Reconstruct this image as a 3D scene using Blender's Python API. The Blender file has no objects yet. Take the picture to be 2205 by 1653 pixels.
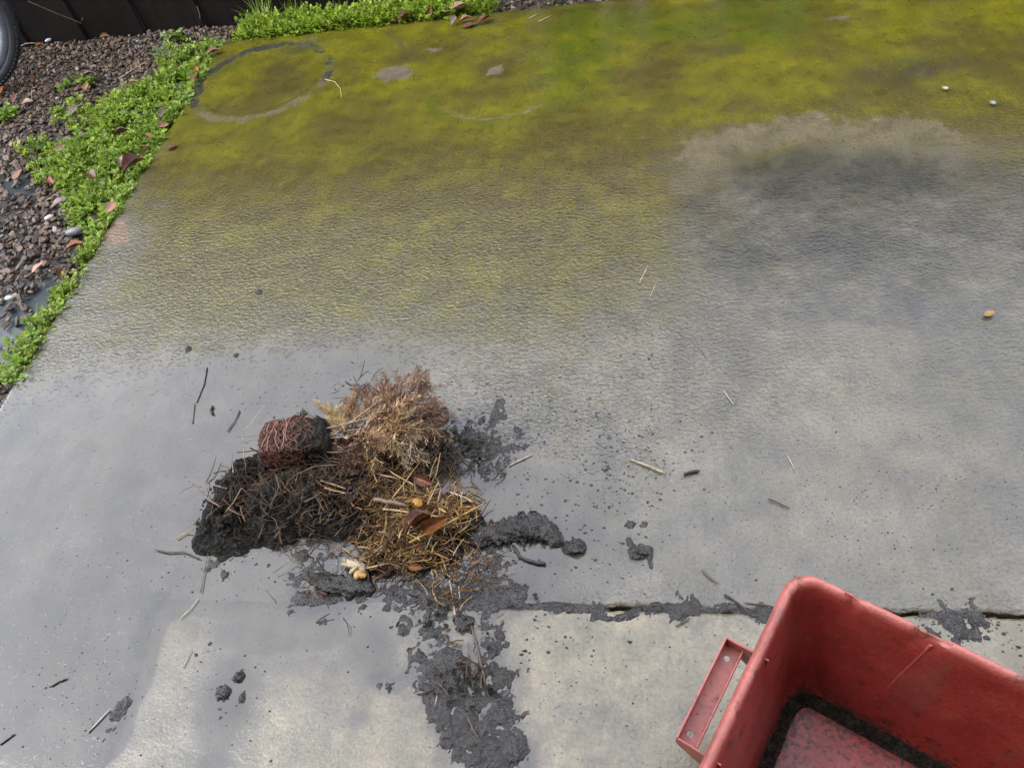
import bpy, math, random
import numpy as np
from mathutils import Matrix, Vector

random.seed(7)
rng = np.random.default_rng(7)
scene = bpy.context.scene
C = scene.collection
RAD = math.radians

# ------------------------------------------------------------------ camera
FPX, PITCH, ROLL, CAMH, YAW = 1600.0, RAD(51), RAD(-13), 1.4, RAD(14.5)
_fw = np.array([0, math.cos(PITCH), -math.sin(PITCH)])
_rt = np.array([1.0, 0, 0])
_up = np.cross(_rt, _fw)
_R = math.cos(ROLL)*_rt + math.sin(ROLL)*_up
_U = -math.sin(ROLL)*_rt + math.cos(ROLL)*_up
_Z = np.array([[math.cos(YAW), -math.sin(YAW), 0], [math.sin(YAW), math.cos(YAW), 0], [0, 0, 1]])
_R, _U, _fw = _Z@_R, _Z@_U, _Z@_fw
cam_data = bpy.data.cameras.new('camera')
cam = bpy.data.objects.new('camera', cam_data)
C.objects.link(cam)
cam.matrix_world = Matrix(((_R[0], _U[0], -_fw[0], 0), (_R[1], _U[1], -_fw[1], 0), (_R[2], _U[2], -_fw[2], CAMH), (0, 0, 0, 1)))
cam_data.sensor_fit = 'HORIZONTAL'
cam_data.sensor_width = 36.0
cam_data.lens = FPX/2205*36.0
cam_data.clip_start = 0.02
cam_data.clip_end = 500
scene.camera = cam

# ------------------------------------------------------------------ world and sun (overcast)
world = bpy.data.worlds.new('World')
scene.world = world
world.use_nodes = True
wn = world.node_tree
wn.nodes.clear()
wo = wn.nodes.new('ShaderNodeOutputWorld')
bg = wn.nodes.new('ShaderNodeBackground')
sky = wn.nodes.new('ShaderNodeTexSky')
sky.sky_type = 'NISHITA'
sky.sun_disc = False
SUN_DIR = Vector((-0.62, -0.30, 0.80)).normalized()      # towards the sun
sky.sun_elevation = math.asin(SUN_DIR.z)
sky.sun_rotation = math.atan2(SUN_DIR.x, SUN_DIR.y)
sky.air_density = 1.0
sky.dust_density = 2.5
hs = wn.nodes.new('ShaderNodeHueSaturation')
hs.inputs['Saturation'].default_value = 0.32
mixw = wn.nodes.new('ShaderNodeMix'); mixw.data_type = 'RGBA'
mixw.inputs['Factor'].default_value = 0.55                # cloud veil: an even grey over the whole sky
mixw.inputs['B'].default_value = (4.85, 5.05, 5.85, 1)
wn.links.new(sky.outputs['Color'], hs.inputs['Color'])
wn.links.new(hs.outputs['Color'], mixw.inputs['A'])
wn.links.new(mixw.outputs['Result'], bg.inputs['Color'])
bg.inputs['Strength'].default_value = 0.15
wn.links.new(bg.outputs['Background'], wo.inputs['Surface'])

sun_data = bpy.data.lights.new('sun', 'SUN')
sun_data.energy = 0.5
sun_data.angle = RAD(40)
sun_data.color = (1.0, 0.96, 0.9)
sun = bpy.data.objects.new('sun', sun_data)
C.objects.link(sun)
sun.rotation_euler = SUN_DIR.to_track_quat('Z', 'Y').to_euler()
sun.location = (0, 0, 6)

vs = scene.view_settings
vs.view_transform = 'Standard'
vs.look = 'None'
vs.exposure = 2.55
vs.gamma = 1.0
vs.use_curve_mapping = False
scene.render.resolution_x = 1024
scene.render.resolution_y = 767
scene.render.engine = 'CYCLES'

# ------------------------------------------------------------------ helpers
def G(px, py, z=0.0):
    """world point at height z seen at photo pixel (px, py)"""
    d = (px-1102.5)/FPX*_R - (py-826.5)/FPX*_U + _fw
    return d*((z-CAMH)/d[2]) + np.array([0, 0, CAMH])

def g2(px, py, z=0.0):
    p = G(px, py, z)
    return (float(p[0]), float(p[1]))

_perm = np.random.default_rng(3).permutation(4096)
_grad = np.random.default_rng(4).random(4096)*2*np.pi
_gx, _gy = np.cos(_grad), np.sin(_grad)
def pnoise(x, y, seed=0):
    x = np.asarray(x, float) + seed*17.31; y = np.asarray(y, float) - seed*9.73
    xi = np.floor(x).astype(int); yi = np.floor(y).astype(int)
    xf = x-xi; yf = y-yi
    u = xf*xf*xf*(xf*(xf*6-15)+10); v = yf*yf*yf*(yf*(yf*6-15)+10)
    def gr(i, j):
        h = _perm[(_perm[(xi+i) & 4095] + yi+j) & 4095]
        return _gx[h]*(xf-i) + _gy[h]*(yf-j)
    a = gr(0, 0)*(1-u) + gr(1, 0)*u
    b = gr(0, 1)*(1-u) + gr(1, 1)*u
    return (a*(1-v) + b*v)*1.5
def fbm(x, y, octv=4, seed=0, gain=0.5):
    s = 0; a = 1; t = 0
    for k in range(octv):
        s = s + a*pnoise(x*2**k, y*2**k, seed+k*3); t += a; a *= gain
    return s/t
def sstep(a, b, x):
    t = np.clip((x-a)/(b-a), 0, 1)
    return t*t*(3-2*t)
def poly_sd(x, y, pts):
    """signed distance to polygon, positive inside"""
    d = np.full(np.shape(x), 1e9); ins = np.zeros(np.shape(x), bool)
    n = len(pts)
    for i in range(n):
        ax, ay = pts[i]; bx, by = pts[(i+1) % n]
        ex, ey = bx-ax, by-ay
        t = np.clip(((x-ax)*ex+(y-ay)*ey)/(ex*ex+ey*ey+1e-12), 0, 1)
        d = np.minimum(d, np.hypot(x-ax-t*ex, y-ay-t*ey))
        c = ((ay > y) != (by > y)) & (x < (bx-ax)*(y-ay)/(by-ay+1e-12)+ax)
        ins ^= c
    return np.where(ins, d, -d)
def line_d(x, y, pts):
    d = np.full(np.shape(x), 1e9)
    for (ax, ay), (bx, by) in zip(pts[:-1], pts[1:]):
        ex, ey = bx-ax, by-ay
        t = np.clip(((x-ax)*ex+(y-ay)*ey)/(ex*ex+ey*ey+1e-12), 0, 1)
        d = np.minimum(d, np.hypot(x-ax-t*ex, y-ay-t*ey))
    return d
def blob(x, y, c, rx, ry=None, ang=0):
    ry = ry or rx
    dx, dy = x-c[0], y-c[1]; ca, sa = math.cos(ang), math.sin(ang)
    u = (dx*ca+dy*sa)/rx; v = (-dx*sa+dy*ca)/ry
    return np.exp(-(u*u+v*v))

def tag(o, label=None, cat=None, group=None, kind=None):
    if label: o['label'] = label
    if cat: o['category'] = cat
    if group: o['group'] = group
    if kind: o['kind'] = kind
    return o
def empty(name, loc=(0, 0, 0), rz=0):
    o = bpy.data.objects.new(name, None); C.objects.link(o)
    o.location = loc; o.rotation_euler = (0, 0, rz); o.empty_display_size = 0.05
    return o
def vary(c, a, b):
    k = random.uniform(a, b); return (c[0]*k*random.uniform(.94, 1.06), c[1]*k, c[2]*k*random.uniform(.9, 1.1))
class MB:
    """collects geometry with a colour per vertex"""
    def __init__(s): s.v = []; s.f = []; s.c = []
    def add(s, vs, fs, col=(1, 1, 1)):
        b = len(s.v)
        s.v.extend([tuple(map(float, p)) for p in vs]); s.f.extend([tuple(b+i for i in f) for f in fs])
        s.c.extend([col]*len(vs))
    def box(s, lo, hi, col=(1, 1, 1), M=None):
        vs = [Vector((x, y, z)) for x in (lo[0], hi[0]) for y in (lo[1], hi[1]) for z in (lo[2], hi[2])]
        if M is not None: vs = [M@v for v in vs]
        s.add(vs, [(0, 1, 3, 2), (4, 6, 7, 5), (0, 4, 5, 1), (2, 3, 7, 6), (0, 2, 6, 4), (1, 5, 7, 3)], col)
    def tube(s, pts, rad, n=6, col=(1, 1, 1), cap=True, flat=1.0):
        pts = [Vector(map(float, p)) for p in pts]
        m = len(pts)
        rs = rad if hasattr(rad, '__len__') else [rad]*m
        b = len(s.v); vs = []
        prev = None
        for i, p in enumerate(pts):
            t = (pts[min(i+1, m-1)]-pts[max(i-1, 0)])
            t = t.normalized() if t.length > 1e-9 else Vector((0, 0, 1))
            if prev is None:
                a = t.cross(Vector((0, 0, 1)))
                if a.length < 1e-3: a = t.cross(Vector((1, 0, 0)))
            else:
                a = prev - t*prev.dot(t)
                if a.length < 1e-6: a = t.cross(Vector((1, 0, 0)))
            a.normalize(); prev = a; bb = t.cross(a)
            for k in range(n):
                th = 2*math.pi*k/n
                vs.append(p + (a*math.cos(th) + bb*math.sin(th)*flat)*rs[i])
        fs = []
        for i in range(m-1):
            for k in range(n):
                k2 = (k+1) % n
                fs.append((i*n+k, i*n+k2, (i+1)*n+k2, (i+1)*n+k))
        if cap:
            fs.append(tuple(range(n-1, -1, -1))); fs.append(tuple((m-1)*n+k for k in range(n)))
        s.add(vs, fs, col)
    def mesh(s, name, smooth=False):
        me = bpy.data.meshes.new(name)
        me.from_pydata(s.v, [], s.f)
        ca = me.color_attributes.new('Col', 'FLOAT_COLOR', 'POINT')
        a = np.ones((len(s.v), 4), np.float32); a[:, :3] = np.array(s.c, np.float32).reshape(-1, 3)
        ca.data.foreach_set('color', a.ravel())
        if smooth: me.shade_smooth()
        me.update()
        return me
    def build(s, name, mat, parent=None, smooth=False, loc=None):
        return obj(name, s.mesh(name, smooth), mat, parent, loc)
def obj(name, me, mat, parent=None, loc=None):
    o = bpy.data.objects.new(name, me); C.objects.link(o)
    if mat and not me.materials: me.materials.append(mat)
    if parent: o.parent = parent
    if loc is not None: o.location = loc
    return o
def grid_mesh(name, X, Y, Zv, keep=None, attrs=None, skirt=None, smooth=True):
    """mesh of a height grid; keep masks the cells; skirt adds vertical walls down to that z"""
    ny, nx = X.shape
    idx = np.arange(ny*nx).reshape(ny, nx)
    q = np.stack([idx[:-1, :-1], idx[:-1, 1:], idx[1:, 1:], idx[1:, :-1]], -1).reshape(-1, 4)
    if keep is not None: q = q[keep.reshape(-1)]
    co = np.stack([X.ravel(), Y.ravel(), Zv.ravel()], 1)
    used = np.unique(q); remap = np.full(ny*nx, -1); remap[used] = np.arange(len(used))
    q = remap[q]; co = co[used]
    at = {k: a.ravel()[used] for k, a in (attrs or {}).items()}
    if skirt is not None:
        e = np.concatenate([q[:, [0, 1]], q[:, [1, 2]], q[:, [2, 3]], q[:, [3, 0]]])
        key = np.sort(e, 1); kk = key[:, 0].astype(np.int64)*len(co)+key[:, 1]
        u, inv, cnt = np.unique(kk, return_inverse=True, return_counts=True)
        be = e[cnt[inv] == 1]
        bv = np.unique(be); nb_ = len(bv); low = np.concatenate([co[bv], co[bv]])
        low[nb_:, 2] = skirt
        m2 = np.full(len(co), -1); m2[bv] = len(co)+np.arange(nb_)
        sq = np.stack([m2[be[:, 1]], m2[be[:, 0]], m2[be[:, 0]]+nb_, m2[be[:, 1]]+nb_], 1)
        co = np.concatenate([co, low]); q = np.concatenate([q, sq])
        at = {k: np.concatenate([a, a[bv], a[bv]]) for k, a in at.items()}
    me = bpy.data.meshes.new(name)
    me.vertices.add(len(co)); me.vertices.foreach_set('co', co.astype(np.float32).ravel())
    me.loops.add(len(q)*4); me.loops.foreach_set('vertex_index', q.astype(np.int32).ravel())
    me.polygons.add(len(q)); me.polygons.foreach_set('loop_start', np.arange(0, len(q)*4, 4, dtype=np.int32))
    me.polygons.foreach_set('loop_total', np.full(len(q), 4, np.int32))
    me.update(calc_edges=True)
    for k, a in at.items():
        t = me.attributes.new(k, 'FLOAT', 'POINT'); t.data.foreach_set('value', a.astype(np.float32))
    if smooth: me.shade_smooth()
    me.validate()
    return me

# ------------------------------------------------------------------ material helper
class NT:
    def __init__(s, name):
        s.m = bpy.data.materials.new(name); s.m.use_nodes = True
        s.t = s.m.node_tree; s.t.nodes.clear()
        s.out = s.t.nodes.new('ShaderNodeOutputMaterial')
        s.bsdf = s.t.nodes.new('ShaderNodeBsdfPrincipled')
        s.t.links.new(s.bsdf.outputs[0], s.out.inputs['Surface'])
        s.pos = s.t.nodes.new('ShaderNodeNewGeometry').outputs['Position']
        s.objc = None
    def oc(s):
        if s.objc is None: s.objc = s.t.nodes.new('ShaderNodeTexCoord').outputs['Object']
        return s.objc
    def link(s, a, b):
        if hasattr(a, 'is_output') or isinstance(a, bpy.types.NodeSocket): s.t.links.new(a, b)
        else:
            b.default_value = (tuple(a)+(1,) if (hasattr(a, '__len__') and len(a) == 3 and b.type == 'RGBA') else a)
    def attr(s, name, col=False):
        n = s.t.nodes.new('ShaderNodeAttribute'); n.attribute_name = name
        return n.outputs['Color'] if col else n.outputs['Fac']
    def noise(s, scale, detail=3, rough=0.55, vec=None, stretch=None, dist=0):
        v = vec or s.pos
        if stretch:
            mp = s.t.nodes.new('ShaderNodeMapping'); mp.inputs['Scale'].default_value = stretch[:3]
            if len(stretch) > 3: mp.inputs['Rotation'].default_value = (0, 0, stretch[3])
            s.t.links.new(v, mp.inputs['Vector']); v = mp.outputs[0]
        n = s.t.nodes.new('ShaderNodeTexNoise'); n.inputs['Scale'].default_value = scale
        n.inputs['Detail'].default_value = detail; n.inputs['Roughness'].default_value = rough
        n.inputs['Distortion'].default_value = dist
        s.t.links.new(v, n.inputs['Vector'])
        return n.outputs['Fac']
    def voro(s, scale, feat='F1'):
        n = s.t.nodes.new('ShaderNodeTexVoronoi'); n.inputs['Scale'].default_value = scale; n.feature = feat
        s.t.links.new(s.pos, n.inputs['Vector']); return n.outputs['Distance']
    def math(s, op, a, b=0.0, c=None):
        n = s.t.nodes.new('ShaderNodeMath'); n.operation = op
        s.link(a, n.inputs[0]); s.link(b, n.inputs[1])
        if c is not None: s.link(c, n.inputs[2])
        return n.outputs[0]
    def ramp(s, x, a, b, lo=0.0, hi=1.0):
        n = s.t.nodes.new('ShaderNodeMapRange'); n.interpolation_type = 'SMOOTHSTEP'
        s.link(x, n.inputs['Value']); n.inputs['From Min'].default_value = a; n.inputs['From Max'].default_value = b
        n.inputs['To Min'].default_value = lo; n.inputs['To Max'].default_value = hi
        return n.outputs['Result']
    def mix(s, f, a, b, mode='MIX'):
        n = s.t.nodes.new('ShaderNodeMix'); n.data_type = 'RGBA'; n.blend_type = mode
        s.link(f, n.inputs['Factor']); s.link(a, n.inputs['A']); s.link(b, n.inputs['B'])
        return n.outputs['Result']
    def scale(s, col, f):
        n = s.t.nodes.new('ShaderNodeVectorMath'); n.operation = 'SCALE'
        s.link(col, n.inputs[0]); s.link(f, n.inputs['Scale']); return n.outputs[0]
    def bump(s, h, dist=0.002, strength=1.0, normal=None):
        n = s.t.nodes.new('ShaderNodeBump'); n.inputs['Distance'].default_value = dist
        s.link(strength, n.inputs['Strength'])
        s.link(h, n.inputs['Height'])
        if normal: s.t.links.new(normal, n.inputs['Normal'])
        return n.outputs[0]
    def done(s, col, rough=0.5, normal=None, **kw):
        s.link(col, s.bsdf.inputs['Base Color']); s.link(rough, s.bsdf.inputs['Roughness'])
        if normal: s.t.links.new(normal, s.bsdf.inputs['Normal'])
        for k, v in kw.items(): s.link(v, s.bsdf.inputs[k])
        return s.m

# ================================================================== MATERIALS
def mat_concrete():
    n = NT('wet_concrete')
    n1 = n.noise(3.2, 6, 0.6); n2 = n.noise(26, 5, 0.62); n3 = n.noise(170, 3, 0.6); n4 = n.noise(9, 5, 0.62)
    moss_a, green, dark, tan, pale, film, pink = [n.attr(k) for k in ('moss', 'green', 'dark', 'tan', 'pale', 'film', 'pink')]
    warm = n.ramp(n.math('ADD', n.attr('warm'), n.math('MULTIPLY', n.math('SUBTRACT', n.noise(30, 6, .7), .5), 1.3)), .2, 1.05)
    base = n.mix(n.ramp(n1, .35, .65), (0.060, 0.055, 0.040), (0.100, 0.089, 0.064))
    base = n.mix(n.math('MULTIPLY', n.ramp(n4, .48, .68), .55), base, (0.070, 0.063, 0.030))
    base = n.mix(warm, base, n.mix(n.ramp(n4, .35, .68), (0.100, 0.090, 0.050), (0.195, 0.162, 0.102)))
    # algae: threshold of the wide mask with fine break-up
    mm = n.math('ADD', moss_a, n.math('MULTIPLY', n.math('SUBTRACT', n2, 0.5), 0.5))
    mm = n.math('ADD', mm, n.math('MULTIPLY', n.math('SUBTRACT', n4, 0.5), 0.55))
    mm = n.math('ADD', mm, n.math('MULTIPLY', n.math('SUBTRACT', n3, 0.5), 0.55))
    mossf = n.ramp(mm, .10, .95)
    mcol = n.mix(n.ramp(n4, .3, .7), (0.060, 0.056, 0.0050), (0.104, 0.097, 0.0045))
    mcol = n.mix(n.ramp(n1, .42, .66), mcol, (0.048, 0.039, 0.008))
    mcol = n.mix(n.math('MULTIPLY', n.attr('brown'), n.ramp(n4, .3, .7, .95, .55)), mcol, (0.050, 0.039, 0.0085))
    gf = n.ramp(n.math('ADD', green, n.math('MULTIPLY', n.math('SUBTRACT', n2, 0.5), 0.7)), .15, .75)
    gf = n.math('MULTIPLY', gf, n.ramp(n.noise(14, 5, .65), .33, .64, .25, .8))
    mcol = n.mix(gf, mcol, (0.040, 0.058, 0.0030))
    col = n.mix(mossf, base, mcol)
    tf = n.ramp(n.math('ADD', tan, n.math('MULTIPLY', n.math('SUBTRACT', n2, 0.5), 1.7)), .3, .85)
    col = n.mix(tf, col, (0.088, 0.076, 0.044))
    dark = n.math('ADD', dark, n.math('MULTIPLY', n.math('SUBTRACT', n3, 0.5), n.ramp(dark, .1, .5, 0, .9)))
    df = n.ramp(n.math('ADD', dark, n.math('MULTIPLY', n.math('SUBTRACT', n2, 0.5), 1.25)), .15, .85)
    col = n.mix(n.math('MULTIPLY', df, 0.85), col, (0.022, 0.0222, 0.0185))
    pf = n.ramp(n.math('ADD', pale, n.math('MULTIPLY', n.math('SUBTRACT', n2, 0.5), 1.2)), .4, .7)
    col = n.mix(pf, col, (0.092, 0.080, 0.054))
    kf = n.ramp(n.math('ADD', pink, n.math('MULTIPLY', n.math('SUBTRACT', n2, 0.5), .8)), .4, .7)
    col = n.mix(kf, col, (0.13, 0.08, 0.058))
    sf = n.ramp(n.math('ADD', n.attr('stain'), n.math('MULTIPLY', n.math('SUBTRACT', n2, 0.5), .8)), .12, .95)
    col = n.mix(n.math('MULTIPLY', sf, .82), col, (0.022, 0.020, 0.017))
    # grit: aggregate grains light and dark
    col = n.scale(col, n.ramp(n.noise(13, 7, .68), .3, .7, .83, 1.16))
    col = n.scale(col, n.ramp(film, .35, .95, 1.0, .58))
    streak = n.noise(1.0, 3, .6, stretch=(55, 3.0, 1, RAD(3)))
    col = n.scale(col, n.ramp(streak, .3, .7, .95, 1.05))
    pit = n.math('MULTIPLY', n.ramp(n.voro(75), .22, .10), n.ramp(n.noise(12, 4), .40, .56))
    pit2 = n.math('MULTIPLY', n.ramp(n.voro(170), .24, .12), n.ramp(n.noise(5, 4), .36, .54))
    col = n.mix(n.math('MAXIMUM', n.math('MULTIPLY', pit, .8), n.math('MULTIPLY', pit2, .65)), col, (0.020, 0.019, 0.016))
    ga = n.ramp(film, .25, .75, .36, .16)
    col = n.scale(col, n.math('ADD', 1.0, n.math('MULTIPLY', n.math('MULTIPLY', n.math('SUBTRACT', n3, .5), 4.0), ga)))
    # brushed relief, drowned where the water film is deep
    rl = n.noise(118, 3, 0.55, stretch=(0.66, 1.0, 1, RAD(-4)), dist=.5)
    rl2 = n.noise(38, 3, 0.5)
    h = n.math('ADD', n.math('MULTIPLY', rl, .82), n.math('MULTIPLY', rl2, .18))
    lvl = n.ramp(n.math('ADD', film, n.math('MULTIPLY', n.math('SUBTRACT', n2, 0.5), 0.7)), 0, 1, .32, .62)
    hh = n.math('SMOOTH_MAX', h, lvl, 0.05)
    dry = n.attr('dry')
    grit = n.bump(n.noise(190, 3, 0.65), 0.0014, n.math('ADD', n.math('MULTIPLY', dry, .9), .07))
    nb = n.bump(hh, 0.0064, n.ramp(n.attr('smooth'), 0, 1, 1.0, .12), grit)
    r = n.ramp(film, 0, 1, .10, .035)
    r = n.math('ADD', r, n.math('MULTIPLY', n.ramp(n2, .3, .7), .05))
    r = n.math('ADD', r, n.math('MULTIPLY', dry, .30))
    return n.done(col, r, nb, IOR=1.62)
def mat_vary(name, rough=0.6, bump=0.0, bscale=200, mul=1.0, spec=None, noise_amt=0.35, nscale=60, ior=1.45, trans=0):
    n = NT(name)
    c = n.attr('Col', True)
    nn = n.noise(nscale, 4, 0.6)
    c = n.scale(c, n.ramp(nn, .25, .75, (1-noise_amt)*mul, (1+noise_amt)*mul))
    nb = n.bump(n.noise(bscale, 3), bump) if bump else None
    m = n.done(c, rough, nb, IOR=ior)
    return m
def mat_leafy(name, rough=0.5):
    """thin leaf with some light passing through"""
    n = NT(name)
    c = n.attr('Col', True)
    c = n.scale(c, n.ramp(n.noise(90, 3), .25, .75, .75, 1.25))
    n.done(c, rough, None, IOR=1.4)
    tr = n.t.nodes.new('ShaderNodeBsdfTranslucent'); n.link(c, tr.inputs['Color'])
    mx = n.t.nodes.new('ShaderNodeMixShader'); mx.inputs[0].default_value = 0.40
    n.t.links.new(n.bsdf.outputs[0], mx.inputs[1]); n.t.links.new(tr.outputs[0], mx.inputs[2])
    n.t.links.new(mx.outputs[0], n.out.inputs['Surface'])
    return n.m
def mat_mud(name, a=(0.030, 0.028, 0.026), b=(0.062, 0.058, 0.052), bs=150, bd=0.004, ro=(.18, .5), ior=1.55):
    n = NT(name)
    n1 = n.noise(45, 5, 0.65); n2 = n.noise(bs, 4, 0.65)
    col = n.mix(n.ramp(n1, .35, .68), a, b)
    col = n.scale(col, n.ramp(n2, .3, .7, .7, 1.35))
    h = n.math('ADD', n2, n.math('MULTIPLY', n.noise(bs*2.4, 2), .35))
    return n.done(col, n.ramp(n2, .3, .7, ro[0], ro[1]), n.bump(h, bd), IOR=ior)
def mat_soil():
    n = NT('dark_wet_soil')
    n1 = n.noise(6, 5, 0.6); n2 = n.noise(70, 5, 0.65)
    col = n.mix(n.ramp(n2, .35, .7), (0.020, 0.016, 0.013), (0.052, 0.042, 0.034))
    teal = n.attr('teal')
    tf = n.ramp(n.math('ADD', teal, n.math('MULTIPLY', n.math('SUBTRACT', n2, 0.5), .8)), .35, .7)
    col = n.mix(tf, col, (0.032, 0.040, 0.042))
    return n.done(col, n.ramp(tf, 0, 1, .7, .3), n.bump(n2, 0.012, n.ramp(tf, 0, 1, 1.0, .15)))
def mat_fence():
    n = NT('dark_stained_timber')
    g = n.noise(22, 5, 0.65, stretch=(6, 6, .35)); w = n.noise(3, 4)
    col = n.mix(n.ramp(g, .3, .7), (0.0042, 0.0032, 0.0029), (0.0095, 0.0070, 0.0060))
    col = n.scale(col, n.ramp(w, .3, .7, .75, 1.25))
    return n.done(col, .8, n.bump(g, 0.003), IOR=1.22)
def mat_plain(name, col, rough=.5, metal=0.0, var=.2, sc=40, bd=0.0006):
    n = NT(name)
    x = n.noise(sc, 4)
    return n.done(n.scale(n.mix(0.0, col, col), n.ramp(x, .3, .7, 1-var, 1+var)), rough, n.bump(n.noise(sc*5, 3), bd), Metallic=metal)
def mat_brick():
    n = NT('shade_wall_brick')
    tc = n.t.nodes.new('ShaderNodeMapping'); tc.inputs['Rotation'].default_value = (RAD(90), 0, 0); n.t.links.new(n.pos, tc.inputs['Vector'])
    bk = n.t.nodes.new('ShaderNodeTexBrick'); bk.inputs['Scale'].default_value = 1.0
    bk.inputs['Brick Width'].default_value = .225; bk.inputs['Row Height'].default_value = .075; bk.inputs['Mortar Size'].default_value = .01
    bk.inputs['Color1'].default_value = (.17, .09, .065, 1); bk.inputs['Color2'].default_value = (.22, .12, .08, 1); bk.inputs['Mortar'].default_value = (.25, .23, .2, 1)
    n.t.links.new(tc.outputs[0], bk.inputs['Vector'])
    return n.done(bk.outputs['Color'], .8, n.bump(n.noise(80, 3), .002))
def mat_red():
    n = NT('red_plastic')
    p = n.oc()
    n1 = n.noise(9, 5, .6, p); n2 = n.noise(120, 4, .7, p); n3 = n.noise(28, 5, .7, p); n4 = n.noise(240, 2, .5, p)
    dirt = n.attr('dirt'); wear = n.attr('wear')
    col = n.mix(n.ramp(n1, .35, .68), (0.150, 0.0135, 0.011), (0.215, 0.026, 0.019))
    # chalky faded bloom on exposed rim and handle
    col = n.mix(n.math('MULTIPLY', wear, n.ramp(n1, .2, .8, .45, 1.0)), col, (0.36, 0.125, 0.100))
    # scuffs and dried runs
    run = n.noise(16, 4, .6, p, stretch=(1, 1, .18))
    col = n.mix(n.math('MULTIPLY', n.ramp(run, .54, .68), .38), col, (0.13, 0.055, 0.042))
    col = n.mix(n.math('MULTIPLY', n.ramp(n3, .55, .70), .5), col, (0.22, 0.06, 0.045))
    blotch = n.ramp(n3, .45, .32)
    col = n.mix(n.math('MULTIPLY', blotch, .75), col, (0.05, 0.018, 0.013))
    d = n.ramp(n.math('ADD', dirt, n.math('MULTIPLY', n.math('SUBTRACT', n2, .5), 1.7)), .42, .66)
    col = n.mix(n.math('MULTIPLY', d, .93), col, (0.020, 0.016, 0.014))
    col = n.scale(col, n.ramp(n4, .3, .7, .9, 1.1))
    return n.done(col, n.ramp(n2, .3, .7, .30, .48), n.bump(n2, 0.0008), IOR=1.45)

M = dict(
    concrete=mat_concrete(),
    mud=mat_mud('wet_mud', (0.010, 0.0095, 0.0085), (0.030, 0.027, 0.023), 125, .0065, (.07, .26)),
    muck=mat_mud('black_sludge', (0.006, 0.0055, 0.0042), (0.026, 0.023, 0.015), 110, 0.018, (.12, .45), 1.38),
    soil=mat_soil(),
    fence=mat_fence(),
    chips=mat_vary('slate_and_bark_chips', .5, .002, 180),
    weeds=mat_leafy('weed_leaf', .45),
    straw=mat_vary('straw', .5, .0005, 500, noise_amt=.3, nscale=120),
    leaf=mat_vary('fallen_leaf', .42, .0008, 260, noise_amt=.35, nscale=55),
    needles=mat_vary('dead_needles', .6, 0, noise_amt=.3, nscale=25),
    root=mat_vary('root_fibre', .6, .0004, 400),
    shell=mat_vary('shell', .3, .0003, 300, noise_amt=.2),
    pebble=mat_vary('pebble', .4, .0008, 180, noise_amt=.25),
    red=mat_red(),
    brick=mat_brick(),
    rubber=mat_plain('tyre_rubber', (0.016, 0.020, 0.024), .6, 0, .3, 60),
    alloy=mat_plain('rim_alloy', (0.16, 0.18, 0.21), .4, .7, .15),
    paint=mat_plain('frame_paint', (0.03, 0.05, 0.09), .3),
)

# ================================================================== GROUND
SX0, SY1 = -1.685, 3.005       # patio: left and back edge
JX, JY = -0.985, 0.545         # joint corner of the nearer slab
def axis(parts):
    a = []
    for lo, hi, st in parts:
        a.extend(np.linspace(lo, hi, max(2, int(round((hi-lo)/st))+1))[:-1])
    a.append(parts[-1][1])
    return np.array(a)

gx = axis([(-40, -6, 4), (-6, -3.6, .3), (-3.6, -1.2, .03), (-1.2, 6, .4), (6, 40, 4)])
gy = axis([(-40, -3, 4), (-3, .6, .3), (.6, 3.4, .03), (3.4, 6, .4), (6, 40, 4)])
X, Y = np.meshgrid(gx, gy)
bed = (X < -1.6) | (Y > 2.9)
Zg = np.where(bed, -0.045 + 0.018*fbm(X*3, Y*3, 3, 5), -0.13)
teal = np.zeros_like(X)
for px, py, r in ((20, 640, .16), (15, 690, .16), (90, 590, .06), (10, 390, .14), (60, 330, .06), (120, 340, .05), (25, 720, .16), (150, 215, .05)):
    teal = np.maximum(teal, blob(X, Y, g2(px, py), r))
ground = obj('ground', grid_mesh('ground', X, Y, Zg, attrs={'teal': teal}), M['soil'])
tag(ground, kind='structure', label='dark wet soil of the chipped bed beside the patio')

# ---- patio slabs with their stains as masks
fx = axis([(SX0, -1.25, .008), (-1.25, JX, .0075), (JX, 1.5, .0075), (1.5, 2.4, .05), (2.4, 6, .3)])
fy = axis([(-3.0, .0, .25), (.0, JY, .0075), (JY, 1.6, .0075), (1.6, SY1, .009)])
X, Y = np.meshgrid(fx, fy)
ring_c = np.array(g2(566, 178)); 
ring_pts = np.array([g2(*p) for p in [(422, 222), (450, 245), (491, 259), (545, 252), (618, 232), (670, 200), (708, 150), (690, 115), (650, 97), (603, 95), (560, 103), (527, 114)]])
A_ = np.c_[2*ring_pts, np.ones(len(ring_pts))]
s_ = np.linalg.lstsq(A_, (ring_pts**2).sum(1), rcond=None)[0]
ring_c = s_[:2]; ring_r = math.sqrt(s_[2]+ring_c@ring_c)
def PX(pts): return [g2(*p) for p in pts]
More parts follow.
